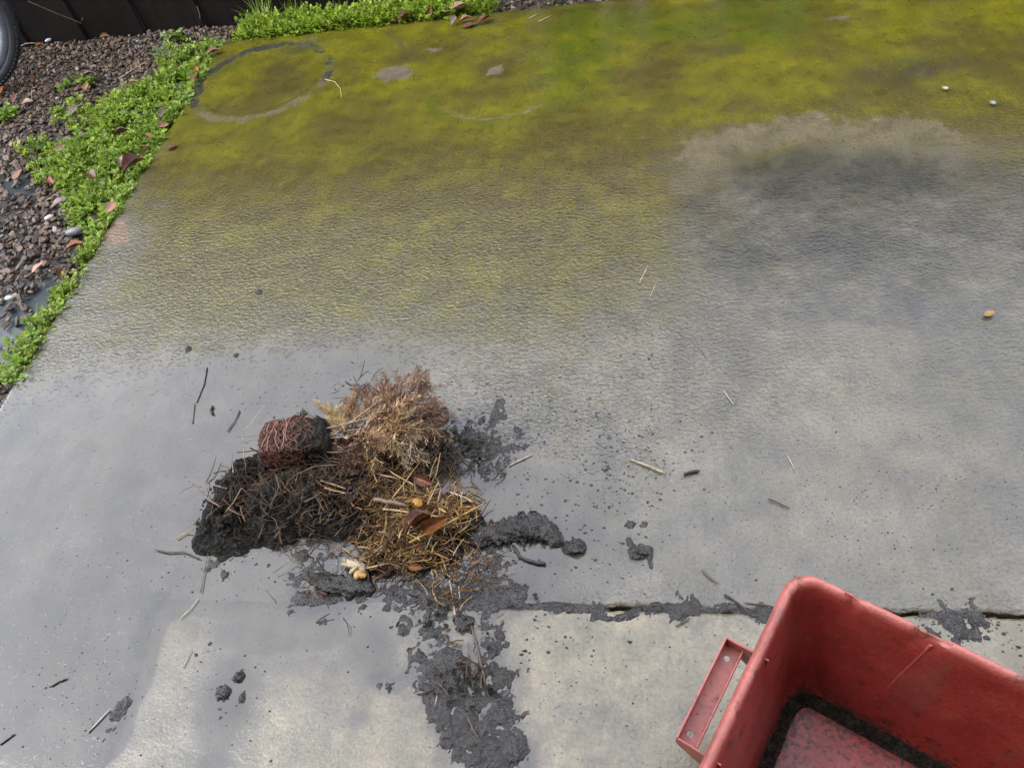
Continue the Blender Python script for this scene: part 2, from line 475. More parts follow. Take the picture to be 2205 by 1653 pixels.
# outlines of the mud smears: photo pixels on the ground, softness in m, strength
MUD_POLYS = [
    ([(640, 1262), (720, 1248), (820, 1268), (900, 1245), (1000, 1235), (1060, 1222), (1140, 1235), (1140, 1290), (1085, 1312), (1080, 1370), (1000, 1390), (900, 1400), (850, 1330), (760, 1308), (640, 1305)], .03, .62),
    ([(905, 1400), (1000, 1395), (1075, 1345), (1085, 1380), (1080, 1420), (1108, 1440), (1106, 1520), (1135, 1560), (1130, 1640), (1120, 1700), (1010, 1700), (960, 1620), (930, 1560), (895, 1520), (880, 1490), (820, 1482), (808, 1472), (870, 1450)], .022, .84),
    ([(640, 1235), (700, 1222), (740, 1232), (790, 1250), (900, 1262), (960, 1250), (930, 1290), (850, 1290), (780, 1285), (700, 1275)], .02, .85),
    ([(1000, 1270), (1060, 1250), (1140, 1262), (1138, 1300), (1085, 1315), (1060, 1340), (1000, 1320)], .014, .95),
    ([(625, 1285), (690, 1265), (700, 1280), (745, 1285), (750, 1300), (690, 1305), (640, 1310)], .008, .95),
    ([(955, 900), (1000, 905), (1050, 905), (1140, 905), (1148, 960), (1095, 1000), (1060, 1045), (970, 1030), (940, 960)], .04, .60),
    ([(1040, 930), (1070, 860), (1095, 835), (1105, 860), (1095, 900), (1060, 930)], .010, .72),
    ([(430, 1180), (520, 1170), (560, 1150), (700, 1145), (800, 1180), (770, 1260), (700, 1240), (640, 1215), (560, 1190), (470, 1205)], .05, .42),
    ([(1030, 1160), (1100, 1175), (1130, 1250), (1060, 1260), (980, 1240)], .04, .50),
    ([(1280, 880), (1330, 880), (1345, 1060), (1310, 1090), (1290, 1000)], .05, .36),
    ([(540, 1150), (640, 1140), (660, 1200), (720, 1215), (700, 1240), (640, 1210)], .012, .40),
]
def slab_attrs(X, Y, lower):
    w1 = fbm(X*2.2, Y*2.2, 4, 1); w2 = fbm(X*7, Y*7, 4, 2)
    moss_poly = PX([(20, 690), (250, 680), (420, 680), (640, 680), (800, 670), (960, 690), (1120, 690), (1260, 650), (1400, 580), (1490, 440),
                    (1470, 360), (1500, 300), (1570, 285), (1700, 270), (1850, 262), (2010, 270), (2140, 290), (2205, 310)]) + [(3.5, 2.1), (3.5, 4), (-3, 4), (-3, 1.6)]
    sd = poly_sd(X, Y, moss_poly)
    moss = sstep(-.42, .24, sd + .10*w1 + .07*w2)
    # thin algae left over in the wet zone under the edge of the moss
    moss = np.maximum(moss, .38*sstep(-.42, -.05, sd + .1*w1)*(w2 > -.5))
    moss *= 1-.75*blob(X, Y, g2(240, 560), .12, .30)
    # along the very edge the slab is cleaner and greyer green
    moss *= 1-.35*sstep(.10, .0, X-SX0)*(Y < 2.3)
    moss *= 1-.25*np.clip(w1*2.2-.2, 0, 1)
    green = np.zeros_like(X)
    for px, py, rx, ry, k in ((1240, 100, .16, .40, 1), (1270, 150, .10, .2, .8), (1640, 30, .20, .24, 1.1), (1700, 0, .12, .14, .9), (1480, 60, .30, .12, .8), (490, 140, .10, .10, .5), (1330, 50, .34, .14, .75),
                              (420, 620, .2, .1, .2), (1000, 262, .12, .05, .5), (900, 330, .6, .2, .30), (480, 215, .05, .1, .5), (1870, 420, .07, .05, .9), (1800, 460, .08, .05, .5), (1180, 200, .06, .2, .5)):
        green = np.maximum(green, k*blob(X, Y, g2(px, py), rx, ry))
    green = green*(.95+.5*w2)
    dark = np.zeros_like(X)
    for px, py, rx, ry, k in ((1700, 410, .24, .16, .70), (1900, 390, .28, .18, .78), (1620, 540, .24, .22, .62), (1850, 530, .36, .26, .68), (2080, 500, .30, .28, .60), (1700, 660, .35, .12, .5),
                              (2000, 660, .4, .14, .5), (1130, 665, .07, .03, .5), (1960, 150, .25, .12, .5), (1560, 110, .2, .06, .4), (400, 400, .08, .05, .4), (1240, 640, .08, .03, .4),
                              (1330, 700, .25, .10, .22), (930, 430, .2, .07, .3), (260, 1560, .022, .10, .9), (255, 1500, .012, .05, .5), (1020, 55, .08, .03, .6), (1060, 50, .1, .03, .5)):
        dark = np.maximum(dark, k*blob(X, Y, g2(px, py), rx, ry))
    dz = sstep(-.16, .14, poly_sd(X, Y, PX([(1440, 440), (1500, 350), (1600, 320), (1750, 300), (1900, 300), (2060, 320), (2205, 340)])+[(1.9, 1.9), (1.9, 1.2)]+PX([(2205, 690), (1950, 720), (1700, 700), (1540, 660), (1440, 560)])) + .07*w1 + .04*w2)
    dark = np.maximum(dark, .52*dz*(1+.5*w2))
    dark = np.maximum(dark, .55*sstep(.05, .0, np.abs(Y-SY1)+.02*w2)*(X > -1))
    jd = JX-X
    dark = np.maximum(dark, .62*sstep(.16, .0, jd)*(jd > -.005)*(Y < .56)*(.8+.8*w2))
    dark = np.maximum(dark, .30*blob(X, Y, g2(100, 1550), .25, .25))
    if lower: dark = np.maximum(dark, .55*sstep(.035, .0, np.minimum(X-JX, JY-Y)+.02*w2)*(X < -.35))
    # mud-tinted wet ground round the heap
    for px, py, r, k in ((1030, 1000, .10, .8), (700, 1150, .14, .35), (980, 930, .08, .7), (1000, 1280, .10, .5), (1010, 1500, .08, .6)):
        dark = np.maximum(dark, k*blob(X, Y, g2(px, py), r))
    stain = np.zeros_like(X); wq = fbm(X*18, Y*18, 4, 12, .6)
    near = (X > -1.15) & (X < .8) & (Y < 1.3)
    for pts_, soft_, k_ in MUD_POLYS:
        q_ = np.zeros_like(X); q_[near] = sstep(-.075, .03, poly_sd(X[near], Y[near], PX(pts_))); stain = np.maximum(stain, k_*q_)
    stain = np.clip(stain*(.95+1.1*wq), 0, 1)
    tan = np.zeros_like(X)
    for px, py, rx, ry, k in ((1600, 300, .16, .08, 1.2), (1750, 278, .20, .08, 1.1), (1890, 285, .18, .08, 1.1), (1510, 340, .08, .10, 1.0), (2020, 300, .10, .08, .7), (2080, 340, .08, .1, .6), (2140, 420, .1, .14, .5)):
        tan = np.maximum(tan, k*blob(X, Y, g2(px, py), rx, ry))
    tan *= 1.0+1.1*w2
    dark = dark*(1-.6*np.clip(tan, 0, 1))
    pale = np.zeros_like(X)
    for px, py, rx, ry, k in ((850, 158, .085, .06, 1.1), (1066, 152, .04, .035, 1.0), (935, 106, .05, .03, .75), (672, 83, .03, .02, .8), (1130, 483, .05, .03, .5), (1805, 40, .06, .03, .7), (1000, 45, .05, .03, .6), (400, 460, .04, .03, .5), (370, 440, .03, .03, .5), (563, 282, .05, .03, .4)):
        pale = np.maximum(pale, k*blob(X, Y, g2(px, py), rx, ry))
    # plant-pot rings
    d = np.hypot(X-ring_c[0], Y-ring_c[1]); th = np.arctan2(Y-ring_c[1], X-ring_c[0])
    wr = fbm(X*14, Y*14, 4, 77, .6)
    band = sstep(.034+.016*wr, .006+.014*wr, np.abs(d-ring_r+.012*w2+.006*wr))*np.clip(.75+1.6*wr, .05, 1.1)
    front = sstep(-.15, -.75, np.sin(th-.25))
    tan = np.maximum(tan, 1.1*band*front); dark = np.maximum(dark, .75*sstep(.10, .0, ring_r-d-.01)*(d < ring_r)*(.45+1.2*w2)*sstep(-.2, .6, np.sin(th))); moss = moss*(1-.7*band)
    dark = np.maximum(dark, 1.3*band*(1-front)*(.8+.8*w2))
    dark = np.maximum(dark, .5*blob(X, Y, g2(650, 105), .10, .05)); dark = np.maximum(dark, .6*blob(X, Y, g2(600, 150), .06, .10, -.6)*(.6+w2))
    dark = np.maximum(dark, .6*sstep(.015, .004, np.abs(d-ring_r+.032))*(front > .3))
    c2 = np.array(g2(1075, 172)); d2 = np.hypot(X-c2[0], Y-c2[1]); t2 = np.arctan2(Y-c2[1], X-c2[0])
    b2 = sstep(.018, .006, np.abs(d2-.245+.008*w2))*sstep(.2, .8, -np.sin(t2)-.15)
    pale = np.maximum(pale, .62*b2); green = np.maximum(green, .55*sstep(.03, .01, np.abs(d2-.268))*(np.sin(t2) < -.3))
    c3 = np.array(g2(690, 150)); d3 = np.hypot(X-c3[0], Y-c3[1])
    dark = np.maximum(dark, .38*sstep(.02, .006, np.abs(d3-.33+.02*w1))*(X > c3[0]+.12)*(Y > c3[1]-.1))
    pink = sstep(-.008, .008, poly_sd(X, Y, PX([(232, 480), (268, 476), (278, 505), (278, 524), (215, 522)])) + .01*w2)
    # water film: depth of the smooth sheet lying over the brushed relief
    film = .36 + .25*w1 + .2*w2*.6
    for px, py, rx, ry, k in ((350, 1150, .5, .35, .75), (100, 1000, .5, .35, .55), (600, 850, .28, .16, .6), (200, 1450, .3, .3, .5), (700, 1180, .3, .12, .9), (1150, 1150, .2, .12, .55),
                              (1000, 1080, .3, .12, .5), (900, 760, .3, .12, .3), (900, 1300, .3, .08, .8)):
        film = film + k*blob(X, Y, g2(px, py), rx, ry)
    moss = np.maximum(moss, .75*blob(X, Y, g2(1860, 425), .09, .05)*(1+w2)); film -= .15*moss
    film -= .45*blob(X, Y, g2(2050, 900), .45, .35)
    dry = .55*sstep(1.5, 2.3, Y)*sstep(.2, .8, moss) + .75*blob(X, Y, g2(2100, 1000), .5, .42) + .40*blob(X, Y, g2(1600, 1150), .4, .28) + .25*dz + .02
    warm = np.zeros_like(X)
    if lower:
        warm = .75+.5*w1
        moss = .30*np.clip(.5+w1*1.5+w2, 0, 1)*(blob(X, Y, g2(1380, 1480), .3, .3)+blob(X, Y, g2(360, 1430), .08, .08)+.8*blob(X, Y, g2(2150, 1400), .2, .12)*2)
        film = .30+.25*w1+.2*w2
        chan = line_d(X, Y, PX([(235, 1600), (262, 1520), (292, 1470), (320, 1370), (345, 1310), (420, 1290), (560, 1300), (700, 1330)]))
        film = np.maximum(film, 1.25*sstep(.05, .02, chan+.012*w2))
        for px, py, rx, ry, k in ((480, 1520, .07, .12, .7), (460, 1640, .05, .1, .6), (600, 1360, .22, .05, .8), (800, 1400, .1, .1, .6), (650, 1420, .1, .06, .4), (780, 1540, .04, .03, .5)):
            b = blob(X, Y, g2(px, py), rx, ry)*(1+.5*w2)
            film = np.maximum(film, 1.6*k*b); warm = warm*(1-.7*np.clip(1.5*k*b, 0, 1))
        warm *= 1-.8*sstep(.07, .02, chan+.015*w2)
        dry = .45*np.ones_like(X)*(1-np.clip(film, 0, 1)); dark *= .8
    return dict(moss=np.clip(moss, 0, 1.2), green=green, dark=dark, tan=tan, pale=pale, pink=pink, film=np.clip(film, 0, 1.1), dry=np.clip(dry, 0, 1), warm=np.clip(warm, 0, 1), brown=np.clip(sstep(2.5, 1.75, Y+.35*w1), 0, 1), stain=stain, smooth=np.full_like(X, 1.0 if lower else 0.0) + .85*sstep(1.45, 2.3, Y) + .65*blob(X, Y, g2(2100, 900), .6, .5) + .35*dz + .7*blob(X, Y, g2(1600, 1150), .3, .2)*(not lower))

patio = empty('patio', (0, 0, 0))
tag(patio, label='wet concrete patio stained with yellow green algae', kind='structure')
xc = (X[:-1, :-1]+X[1:, 1:])/2; yc = (Y[:-1, :-1]+Y[1:, 1:])/2
def slab_z(X, Y): return .0035*fbm(X*1.5, Y*1.5, 2, 9) + .0012*fbm(X*11, Y*11, 3, 10)
def make_slab(lower):
    if lower: ix = fx >= JX-1e-6; iy = fy <= JY+1e-6
    else: ix = fx > -99; iy = fy > -99
    Xs, Ys = X[np.ix_(iy, ix)].copy(), Y[np.ix_(iy, ix)].copy()
    Zs = slab_z(Xs, Ys)
    at = slab_attrs(Xs, Ys, lower)
    cx = (Xs[:-1, :-1]+Xs[1:, 1:])/2; cy = (Ys[:-1, :-1]+Ys[1:, 1:])/2
    keep = None if lower else ~((cx > JX) & (cy < JY))
    jag = .006*fbm(Xs*6, Xs*0+3.3, 3, 21, .6)+.003*pnoise(Xs*40, Xs*0+1.3, 22)
    jagy = .020*fbm(Ys*0+4.1, Ys*5, 3, 23, .6)
    onj = (np.abs(Ys-JY) < 1e-6) & (Xs >= JX-1e-6); onv = (np.abs(Xs-JX) < 1e-6) & (Ys <= JY+1e-6)
    gap = (.0022+.003*np.clip(pnoise(Xs*5, Xs*0+8.8, 24)+.3, 0, 1))*np.where(Xs < -.3, 0, 1.0)
    sgn = -1 if lower else 1
    Ys = np.where(onj, Ys+jag+sgn*gap, Ys); Xs = np.where(onv, Xs+jagy, Xs)
    Zs = np.where(onj & (Xs > -.3), Zs-.0035, Zs)
    if lower: Zs = Zs-.0012*sstep(-.4, -.1, Xs)
    else:
        eL = np.abs(Xs-SX0) < 1e-6; eB = np.abs(Ys-SY1) < 1e-6
        Xs = np.where(eL, Xs+.016*fbm(Ys*0+2.2, Ys*5, 5, 31, .6), Xs); Ys = np.where(eB, Ys+.012*fbm(Xs*4, Xs*0+7.7, 4, 32), Ys)
        Zs = np.where(eL | eB, Zs-.005, Zs)
    me = grid_mesh('concrete_slab', Xs, Ys, Zs, keep, at, skirt=-.12)
    return obj('concrete_slab', me, M['concrete'], patio)
make_slab(False)
make_slab(True)

# ================================================================== FENCE
fence = empty('timber_fence', (-1, 3.25, -.03))
tag(fence, 'tall dark brown close boarded timber fence behind the bed', 'fence')
FY = 3.25
brd = []
for k in range(3):
    b = MB(); w = .146
    b.box((-w/2, -.010, -.09), (w/2, .010, 1.8)); me = b.mesh('board'); brd.append(me)
x = -4.8; k = 0
while x < 3.4:
    o = obj('board', brd[k % 3], M['fence'], fence, (x+1, (.0 if k % 2 else .0135)+random.uniform(-.001, .001), 0.045+random.uniform(-.008, .008)))
    o.rotation_euler = (random.uniform(-.003, .003), random.uniform(-.002, .002), 0)
    x += .1505; k += 1
for z in (.35, 1.0, 1.6):
    b = MB(); b.box((-4.9, .030, z), (3.5-1+2, .068, z+.085)); r_ = b.build('rail', M['fence'], fence, loc=(0.9, 0, 0))
for xx in (-4.6, -2.8, -1.0, .8, 2.6, 4.3):
    b = MB(); b.box((-.05, .070, -.1), (.05, .165, 1.9)); b.build('post', M['fence'], fence, loc=(xx, 0, 0))

# ================================================================== ADDED HOUSE WALL, unseen behind the viewer: put in to shade the patio
shade_wall = empty('shade_wall', (0, -1.05, 0))
tag(shade_wall, 'added unseen brick wall with overhang that shades the patio from the near end', 'shade_wall')
b = MB(); b.box((-6, -.25, -.1), (6, 0, 4.6)); b.build('wall', M['brick'], shade_wall)
b = MB(); b.box((-6.2, -.4, 4.603), (6.2, .45, 4.75)); b.build('shade_eaves', M['fence'], shade_wall)

# ================================================================== BICYCLE (only its front wheel reaches into view)
def bicycle():
    root = empty('bicycle', (-2.775, 2.79, -.03))
    tag(root, 'bicycle parked by the fence, knobbly dark tyre showing', 'bicycle')
    RT = .332
    def wheel(loc, rz):
        w = empty('wheel', loc, rz); w.parent = root
        ty = MB(); n, m = 72, 12; vs = []; fs = []
        for i in range(n):
            a = 2*math.pi*i/n
            for j in range(m):
                b = 2*math.pi*j/m
                rr = .307+.0225*math.cos(b); y = .0225*math.sin(b)
                vs.append((rr*math.cos(a), y, rr*math.sin(a)))
        for i in range(n):
            for j in range(m):
                fs.append((i*m+j, ((i+1) % n)*m+j, ((i+1) % n)*m+(j+1) % m, i*m+(j+1) % m))
        ty.add(vs, fs); ty.build('tyre', M['rubber'], w, True)
        kn = MB()
        for i in range(104):
            a = 2*math.pi*i/104
            for jj, b in enumerate((-.95, -.42, .0, .42, .95)):
                aa = a+(.03 if jj % 2 else 0)
                Mx = Matrix.Rotation(-aa, 4, 'Y') @ Matrix.Translation((.307, 0, 0)) @ Matrix.Rotation(b, 4, 'Z')
                kn.box((.0205, -.0042, -.0055), (.0262, .0042, .0055), M=Mx)
        tag(kn.build('tread', M['rubber'], w), kind='stuff')
        rm = MB(); prof = [(.286, -.014), (.290, -.012), (.275, -.009), (.268, 0), (.275, .009), (.290, .012), (.286, .014), (.262, .009), (.258, 0), (.262, -.009)]
        vs = []; fs = []; m = len(prof)
        for i in range(n):
            a = 2*math.pi*i/n
            vs += [(r*math.cos(a), y, r*math.sin(a)) for r, y in prof]
        for i in range(n):
            for j in range(m): fs.append((i*m+j, i*m+(j+1) % m, ((i+1) % n)*m+(j+1) % m, ((i+1) % n)*m+j))
        rm.add(vs, fs); rm.build('rim', M['alloy'], w, True)
        hb = MB(); hb.tube([(0, -.05, 0), (0, -.03, 0), (0, -.029, 0), (0, .029, 0), (0, .03, 0), (0, .05, 0)], [.008, .022, .014, .014, .022, .008], 12); hb.build('hub', M['alloy'], w, True)
        for i in range(28):
            a = 2*math.pi*i/28; sd = (-1)**i; a2 = a+.35*(1 if (i//2) % 2 else -1)
            sp = MB(); sp.tube([(.02*math.cos(a2), sd*.028, .02*math.sin(a2)), (.260*math.cos(a), 0, .260*math.sin(a))], .0011, 4); sp.build('spoke', M['alloy'], w)
        return w
    wheel((0, 0, RT), RAD(30))
    wheel((-1.03, .05, RT), RAD(-2))
    def tube(nm, a, b, r, mat='paint'):
        t = MB(); t.tube([a, b], r, 10); return t.build(nm, M[mat], root, True)
    ht, hb_ = (-.17, .0, .78), (-.135, .0, .66)
    s30, c30 = .5, .866
    for s in (-1, 1):
        ox, oy = -s30*.055*s, c30*.055*s
        t = MB(); t.tube([(ox, oy, RT), (-.09+ox, oy-.03, .56), (-.12+ox*.6, oy*.6, .64)], .013, 8); t.build('fork_leg', M['paint'], root, True)
    tube('head_tube', hb_, ht, .019)
    bbk = (-.62, .025, .30); st = (-.74, .03, .78)
    tube('top_tube', (-.165, 0, .765), (-.725, .03, .70), .015); tube('down_tube', (-.145, 0, .68), bbk, .018)
    tube('seat_tube', bbk, st, .015)
    for s in (-1, 1):
        tube('chain_stay', (-.62, .025+.03*s, .30), (-1.03, .05+.06*s, RT), .009); tube('seat_stay', (-.728, .03+.02*s, .70), (-1.03, .05+.06*s, RT), .008)
    sd = MB(); sd.tube([(-.87, .04, .835), (-.80, .035, .845), (-.70, .03, .84), (-.58, .02, .83)], [.06, .075, .035, .018], 10, flat=.35); sd.build('saddle', M['rubber'], root, True)
    h = MB(); h.tube([(-.02, -.28, .90), (-.12, -.15, .90), (-.18, 0, .86), (-.30, .15, .90), (-.38, .25, .90)], .012, 8); h.build('handlebar', M['rubber'], root, True)
bicycle()

# ================================================================== BED: slate and bark chips
def chip_mesh(mb, p, s, col, flat=.28):
    k = random.choice((5, 6, 6, 7)); a0 = random.random()*6.28
    st = random.uniform(.5, 1.0)
    rot = Matrix.Rotation(random.random()*6.28, 3, 'Z') @ Matrix.Rotation(random.gauss(0, .38), 3, 'X') @ Matrix.Rotation(random.gauss(0, .38), 3, 'Y')
    vs = []
    rr = [random.uniform(.65, 1.1) for _ in range(k)]
    for lev, sc in ((-1, .92), (.55, 1.0), (1, .80)):
        for i in range(k):
            a = a0+6.28318*i/k
            v = Vector((s*.5*rr[i]*sc*math.cos(a), s*.5*st*rr[i]*sc*math.sin(a), lev*s*.5*flat*random.uniform(.75, 1.2)))
            vs.append(rot@v + Vector(p))
    fs = [tuple(range(k-1, -1, -1)), tuple(2*k+i for i in range(k))]
    for L in (0, 1):
        for i in range(k): fs.append((L*k+i, L*k+(i+1) % k, (L+1)*k+(i+1) % k, (L+1)*k+i))
    mb.add(vs, fs, col)
CH_COLS = [(0.062, 0.040, 0.026), (0.085, 0.056, 0.034), (0.044, 0.030, 0.021), (0.066, 0.046, 0.034), (0.110, 0.076, 0.048), (0.030, 0.021, 0.016), (0.056, 0.044, 0.037), (0.100, 0.064, 0.032)]
tealpts = [(g2(20, 640), .15), (g2(15, 700), .16), (g2(10, 390), .12), (g2(80, 590), .05), (g2(60, 330), .05)]
mb = MB(); nchip = 0
def bed_z(x, y): return -0.045 + 0.018*float(fbm(np.array(x*3.0), np.array(y*3.0), 3, 5))
bigpos = []
while nchip < 13500:
    if random.random() < .93: x, y = random.uniform(-3.35, -1.69), random.uniform(1.05, 3.235)
    else: x, y = random.uniform(-1.75, .9), random.uniform(3.015, 3.235)
    if x > -1.70 and y < 3.01: continue
    # skip what the frame cannot show
    if x < -1.70 - (y-.95)*.88 - .25: continue
    nchip += 1
    tl = max(math.exp(-((x-c[0])**2+(y-c[1])**2)/r**2) for c, r in tealpts)
    if random.random() < tl*.93: continue
    near = y < 2.0
    s = random.choice((.014, .018, .022, .026))*random.uniform(.8, 1.25)
    c = random.choice(CH_COLS); f_ = random.uniform(.7, 1.25)
    if near and random.random() < .5: c = (c[0]*.85, c[1]*.88, c[2]*.95)
    if random.random() < .02: c = (.22, .2, .17)
    chip_mesh(mb, (x, y, bed_z(x, y)+random.uniform(.003, .016)), s, tuple(q*f_ for q in c))
ch = mb.build('bark_chips', M['chips'])
tag(ch, 'brown bark and slate chips covering the bed below the fence', 'chips', kind='stuff')
chipm = []
for i in range(7):
    b = MB(); chip_mesh(b, (0, 0, 0), 1.0, CH_COLS[i], .22); chipm.append(b.mesh('slate_chip'))
for i in range(110):
    while True:
        px, py = random.uniform(0, 230), random.uniform(330, 700)
        if px < 150-(py-440)*.45 and px < 170: break
    p = G(px, py, -.02)
    o = obj('slate_chip', chipm[i % 7], M['chips'], None, (p[0], p[1], bed_z(p[0], p[1])+random.uniform(.012, .020)))
    o.scale = (random.uniform(.026, .046),)*3; o.rotation_euler = (random.gauss(0, .2), random.gauss(0, .2), random.random()*6.28)
    tag(o, 'flat brown grey slate chip lying loose in the wet bed left of the weeds', 'stone', 'loose slate chips in the bed')
def pebble(px, py, s, col, label, z=-.018, flat=.45, group=None, name='pebble', st=.7, rz=None):
    mb = MB(); n, m = 10, 6; vs = []; fs = []
    ph = [random.uniform(.85, 1.12) for _ in range(n)]
    for j in range(m+1):
        t = math.pi*j/m
        for i in range(n):
            a = 6.28318*i/n
            vs.append((s*.5*math.sin(t)*math.cos(a)*ph[i], s*.5*st*math.sin(t)*math.sin(a)*ph[i], s*.5*flat*math.cos(t)))
    for j in range(m):
        for i in range(n): fs.append((j*n+i, (j+1)*n+i, (j+1)*n+(i+1) % n, j*n+(i+1) % n))
    mb.add(vs, fs, col); p = G(px, py, z)
    o = mb.build(name, M['pebble'], None, True, (p[0], p[1], z+s*.2*flat)); o.rotation_euler = (0, 0, random.random()*6 if rz is None else rz)
    return tag(o, label, 'stone', group)
pebble(163, 501, .062, (.12, .12, .13), 'smooth grey oval pebble beside the weeds at the slab edge', rz=.2, st=.55)
pebble(20, 643, .030, (.36, .37, .36), 'small rounded white stone on the wet bare patch of the bed')
pebble(106, 470, .034, (.40, .35, .32), 'pinkish white stone among dark slate chips')
pebble(72, 80, .028, (.35, .36, .40), 'white stone chip by the fence foot next to the tyre', z=-.02, flat=.4, st=.4)
pebble(105, 88, .032, (.42, .46, .50), 'pale blue grey stone sliver under the fence beside an orange leaf', z=-.02, st=.35)
pebble(2036, 191, .020, (.22, .21, .15), 'small cream stone alone on the algae stained concrete', z=0.006)
pebble(2138, 222, .022, (.15, .16, .145), 'pale green grey stone on the dark corner of the concrete', z=.006)
pebble(270, 56, .060, (.15, .125, .13), 'mauve grey slate flake standing up by the fence foot', z=-.005, flat=.8, st=.5)

# ================================================================== WEEDS
GREENS = [(0.215, 0.310, 0.026), (0.180, 0.285, 0.024), (0.250, 0.340, 0.030), (0.140, 0.230, 0.034), (0.230, 0.300, 0.040), (0.185, 0.290, 0.060)]
def leaflet(mb, p, d, n, s, col, asp=.75):
    """small rounded leaf: a six-point blade folded a little at the midrib"""
    d = d.normalized(); w = d.cross(n)
    if w.length < 1e-4: w = Vector((1, 0, 0))
    w.normalize(); n = w.cross(d)
    a = s*asp*.5
    vs = [p, p+d*s*.35+w*a+n*a*.25, p+d*s*.75+w*a*.8+n*a*.2, p+d*s, p+d*s*.75-w*a*.8+n*a*.2, p+d*s*.35-w*a+n*a*.25, p+d*s*.5]
    mb.add(vs, [(0, 6, 2, 1), (2, 6, 3), (0, 5, 4, 6), (4, 3, 6)], col)
def sprig(mb, base, hgt, spread, nst, col, ls, kind='round'):
    for k in range(nst):
        az = random.random()*6.283; out = random.uniform(.2, 1)*spread
        top = Vector((base[0]+out*math.cos(az), base[1]+out*math.sin(az), base[2]+hgt*random.uniform(.5, 1.1)))
        b = Vector(base); mid = (b+top)/2+Vector((0, 0, hgt*.2))
        cc = vary(col, .7, 1.2)
        mb.tube([b, mid, top], [.0011, .0009, .0006], 3, (cc[0]*.9, cc[1]*.85, cc[2]), cap=False)
        d = (top-mid).normalized()
        if kind == 'round':
            for q in range(random.randint(3, 5)):
                t = random.uniform(.35, 1.0); p = mid.lerp(top, t)
                dd = Vector((random.gauss(0, 1), random.gauss(0, 1), random.uniform(-.1, .6)))
                leaflet(mb, p, dd, Vector((random.gauss(0, .35), random.gauss(0, .35), 1)), ls*random.uniform(.6, 1.25), vary(cc, .75, 1.2), random.uniform(.65, 1.0))
            leaflet(mb, top, d+Vector((0, 0, -.3)), Vector((random.gauss(0, .4), random.gauss(0, .4), 1)), ls*1.25, cc, .95)
        else:  # feathery, finely divided
            for q in range(9):
                t = q/8; p = mid.lerp(top, t)
                for s in (-1, 1):
                    w = d.cross(Vector((0, 0, 1))); w = w.normalized() if w.length > 1e-3 else Vector((1, 0, 0))
                    leaflet(mb, p, w*s+d*.6, Vector((random.gauss(0, .3), random.gauss(0, .3), 1)), ls*(1.0-.5*t)*random.uniform(.7, 1.1), vary(cc, .8, 1.15), .4)
def blade(mb, base, L, az, lean, col, w=.0022):
    pts = []
    for i in range(5):
        t = i/4
        r = L*(t*math.sin(lean)*(.5+.5*t)); z = L*(t*math.cos(lean*.8) - .25*t*t*lean)
        pts.append(Vector((base[0]+r*math.cos(az), base[1]+r*math.sin(az), base[2]+z)))
    sd = Vector((-math.sin(az), math.cos(az), 0))
    vs = []; fs = []
    for i, p in enumerate(pts):
        ww = w*(1-(i/4)**1.5)+.0002
        vs += [p-sd*ww, p+sd*ww]
    for i in range(4): fs.append((2*i, 2*i+1, 2*i+3, 2*i+2))
    mb.add(vs, fs, col)

wl = MB()
W_POLY = PX([(0, 800), (30, 700), (100, 640), (130, 590), (150, 600), (205, 560), (190, 500), (150, 470), (140, 400), (90, 390), (40, 350), (60, 300), (130, 260), (90, 240), (150, 190),
             (190, 225), (260, 180), (330, 160), (345, 105), (400, 95), (440, 75), (500, 80), (485, 105), (440, 110), (430, 165), (400, 220), (370, 290), (310, 370), (255, 460), (190, 560), (130, 650), (70, 740), (8, 815)])
W_CORE = PX([(120, 350), (110, 310), (200, 240), (230, 215), (330, 170), (400, 130), (430, 150), (390, 230), (330, 310), (280, 400), (230, 470), (160, 470), (150, 420)])
cnt = 0
edge_pts = PX([(15, 805), (130, 640), (190, 550), (250, 455), (310, 365), (370, 285), (415, 205), (450, 150)])
while cnt < 2300:
    x, y = random.uniform(-2.75, -1.66), random.uniform(1.1, 3.1)
    sd = float(poly_sd(np.array(x), np.array(y), W_POLY)); core = float(poly_sd(np.array(x), np.array(y), W_CORE))
    dens = sstep(-.02, .03, sd)*(.40+.6*sstep(-.05, .04, core))
    dens *= sstep(-.30, .12, pnoise(np.array(x*9), np.array(y*9), 40)+.18*(core > 0))
    e = float(line_d(np.array(x), np.array(y), edge_pts))
    if e < .05: dens = max(dens, .55*sstep(-.3, .2, pnoise(np.array(x*6), np.array(y*6), 47)))
    if random.random() > dens or (x > SX0+.012): continue
    cnt += 1
    z = bed_z(x, y)
    col = random.choice(GREENS); zone = float(pnoise(np.array(x*5), np.array(y*5), 42))
    if core > 0.02 and zone > .05 and random.random() < .8:
        sprig(wl, (x, y, z), random.uniform(.03, .055), .032, random.randint(3, 5), (.165, .275, .015), .013, 'feather')
    else:
        sprig(wl, (x, y, z), random.uniform(.014, .055)*(1+.5*zone), .028, random.randint(2, 6), col, random.choice((.005, .007, .009, .011, .014)))
    if random.random() < .22:
        for q in range(4): blade(wl, (x, y, z), random.uniform(.04, .085), random.random()*6.28, random.uniform(.3, 1.0), (.19, .26, .025), .0012)
for q in range(260):   # shoots creeping over the lip of the slab
    y = random.uniform(1.15, 2.9)
    if pnoise(np.array(y*7.0), np.array(3.0), 48) < -.05: continue
    sprig(wl, (SX0-random.uniform(.0, .02), y, -.018), random.uniform(.018, .04), .034, random.randint(2, 4), random.choice(GREENS), random.choice((.006, .008, .011)))
o = wl.build('weeds', M['weeds']); tag(o, 'bright green low weeds spreading along the left edge of the concrete', 'weeds', kind='stuff')
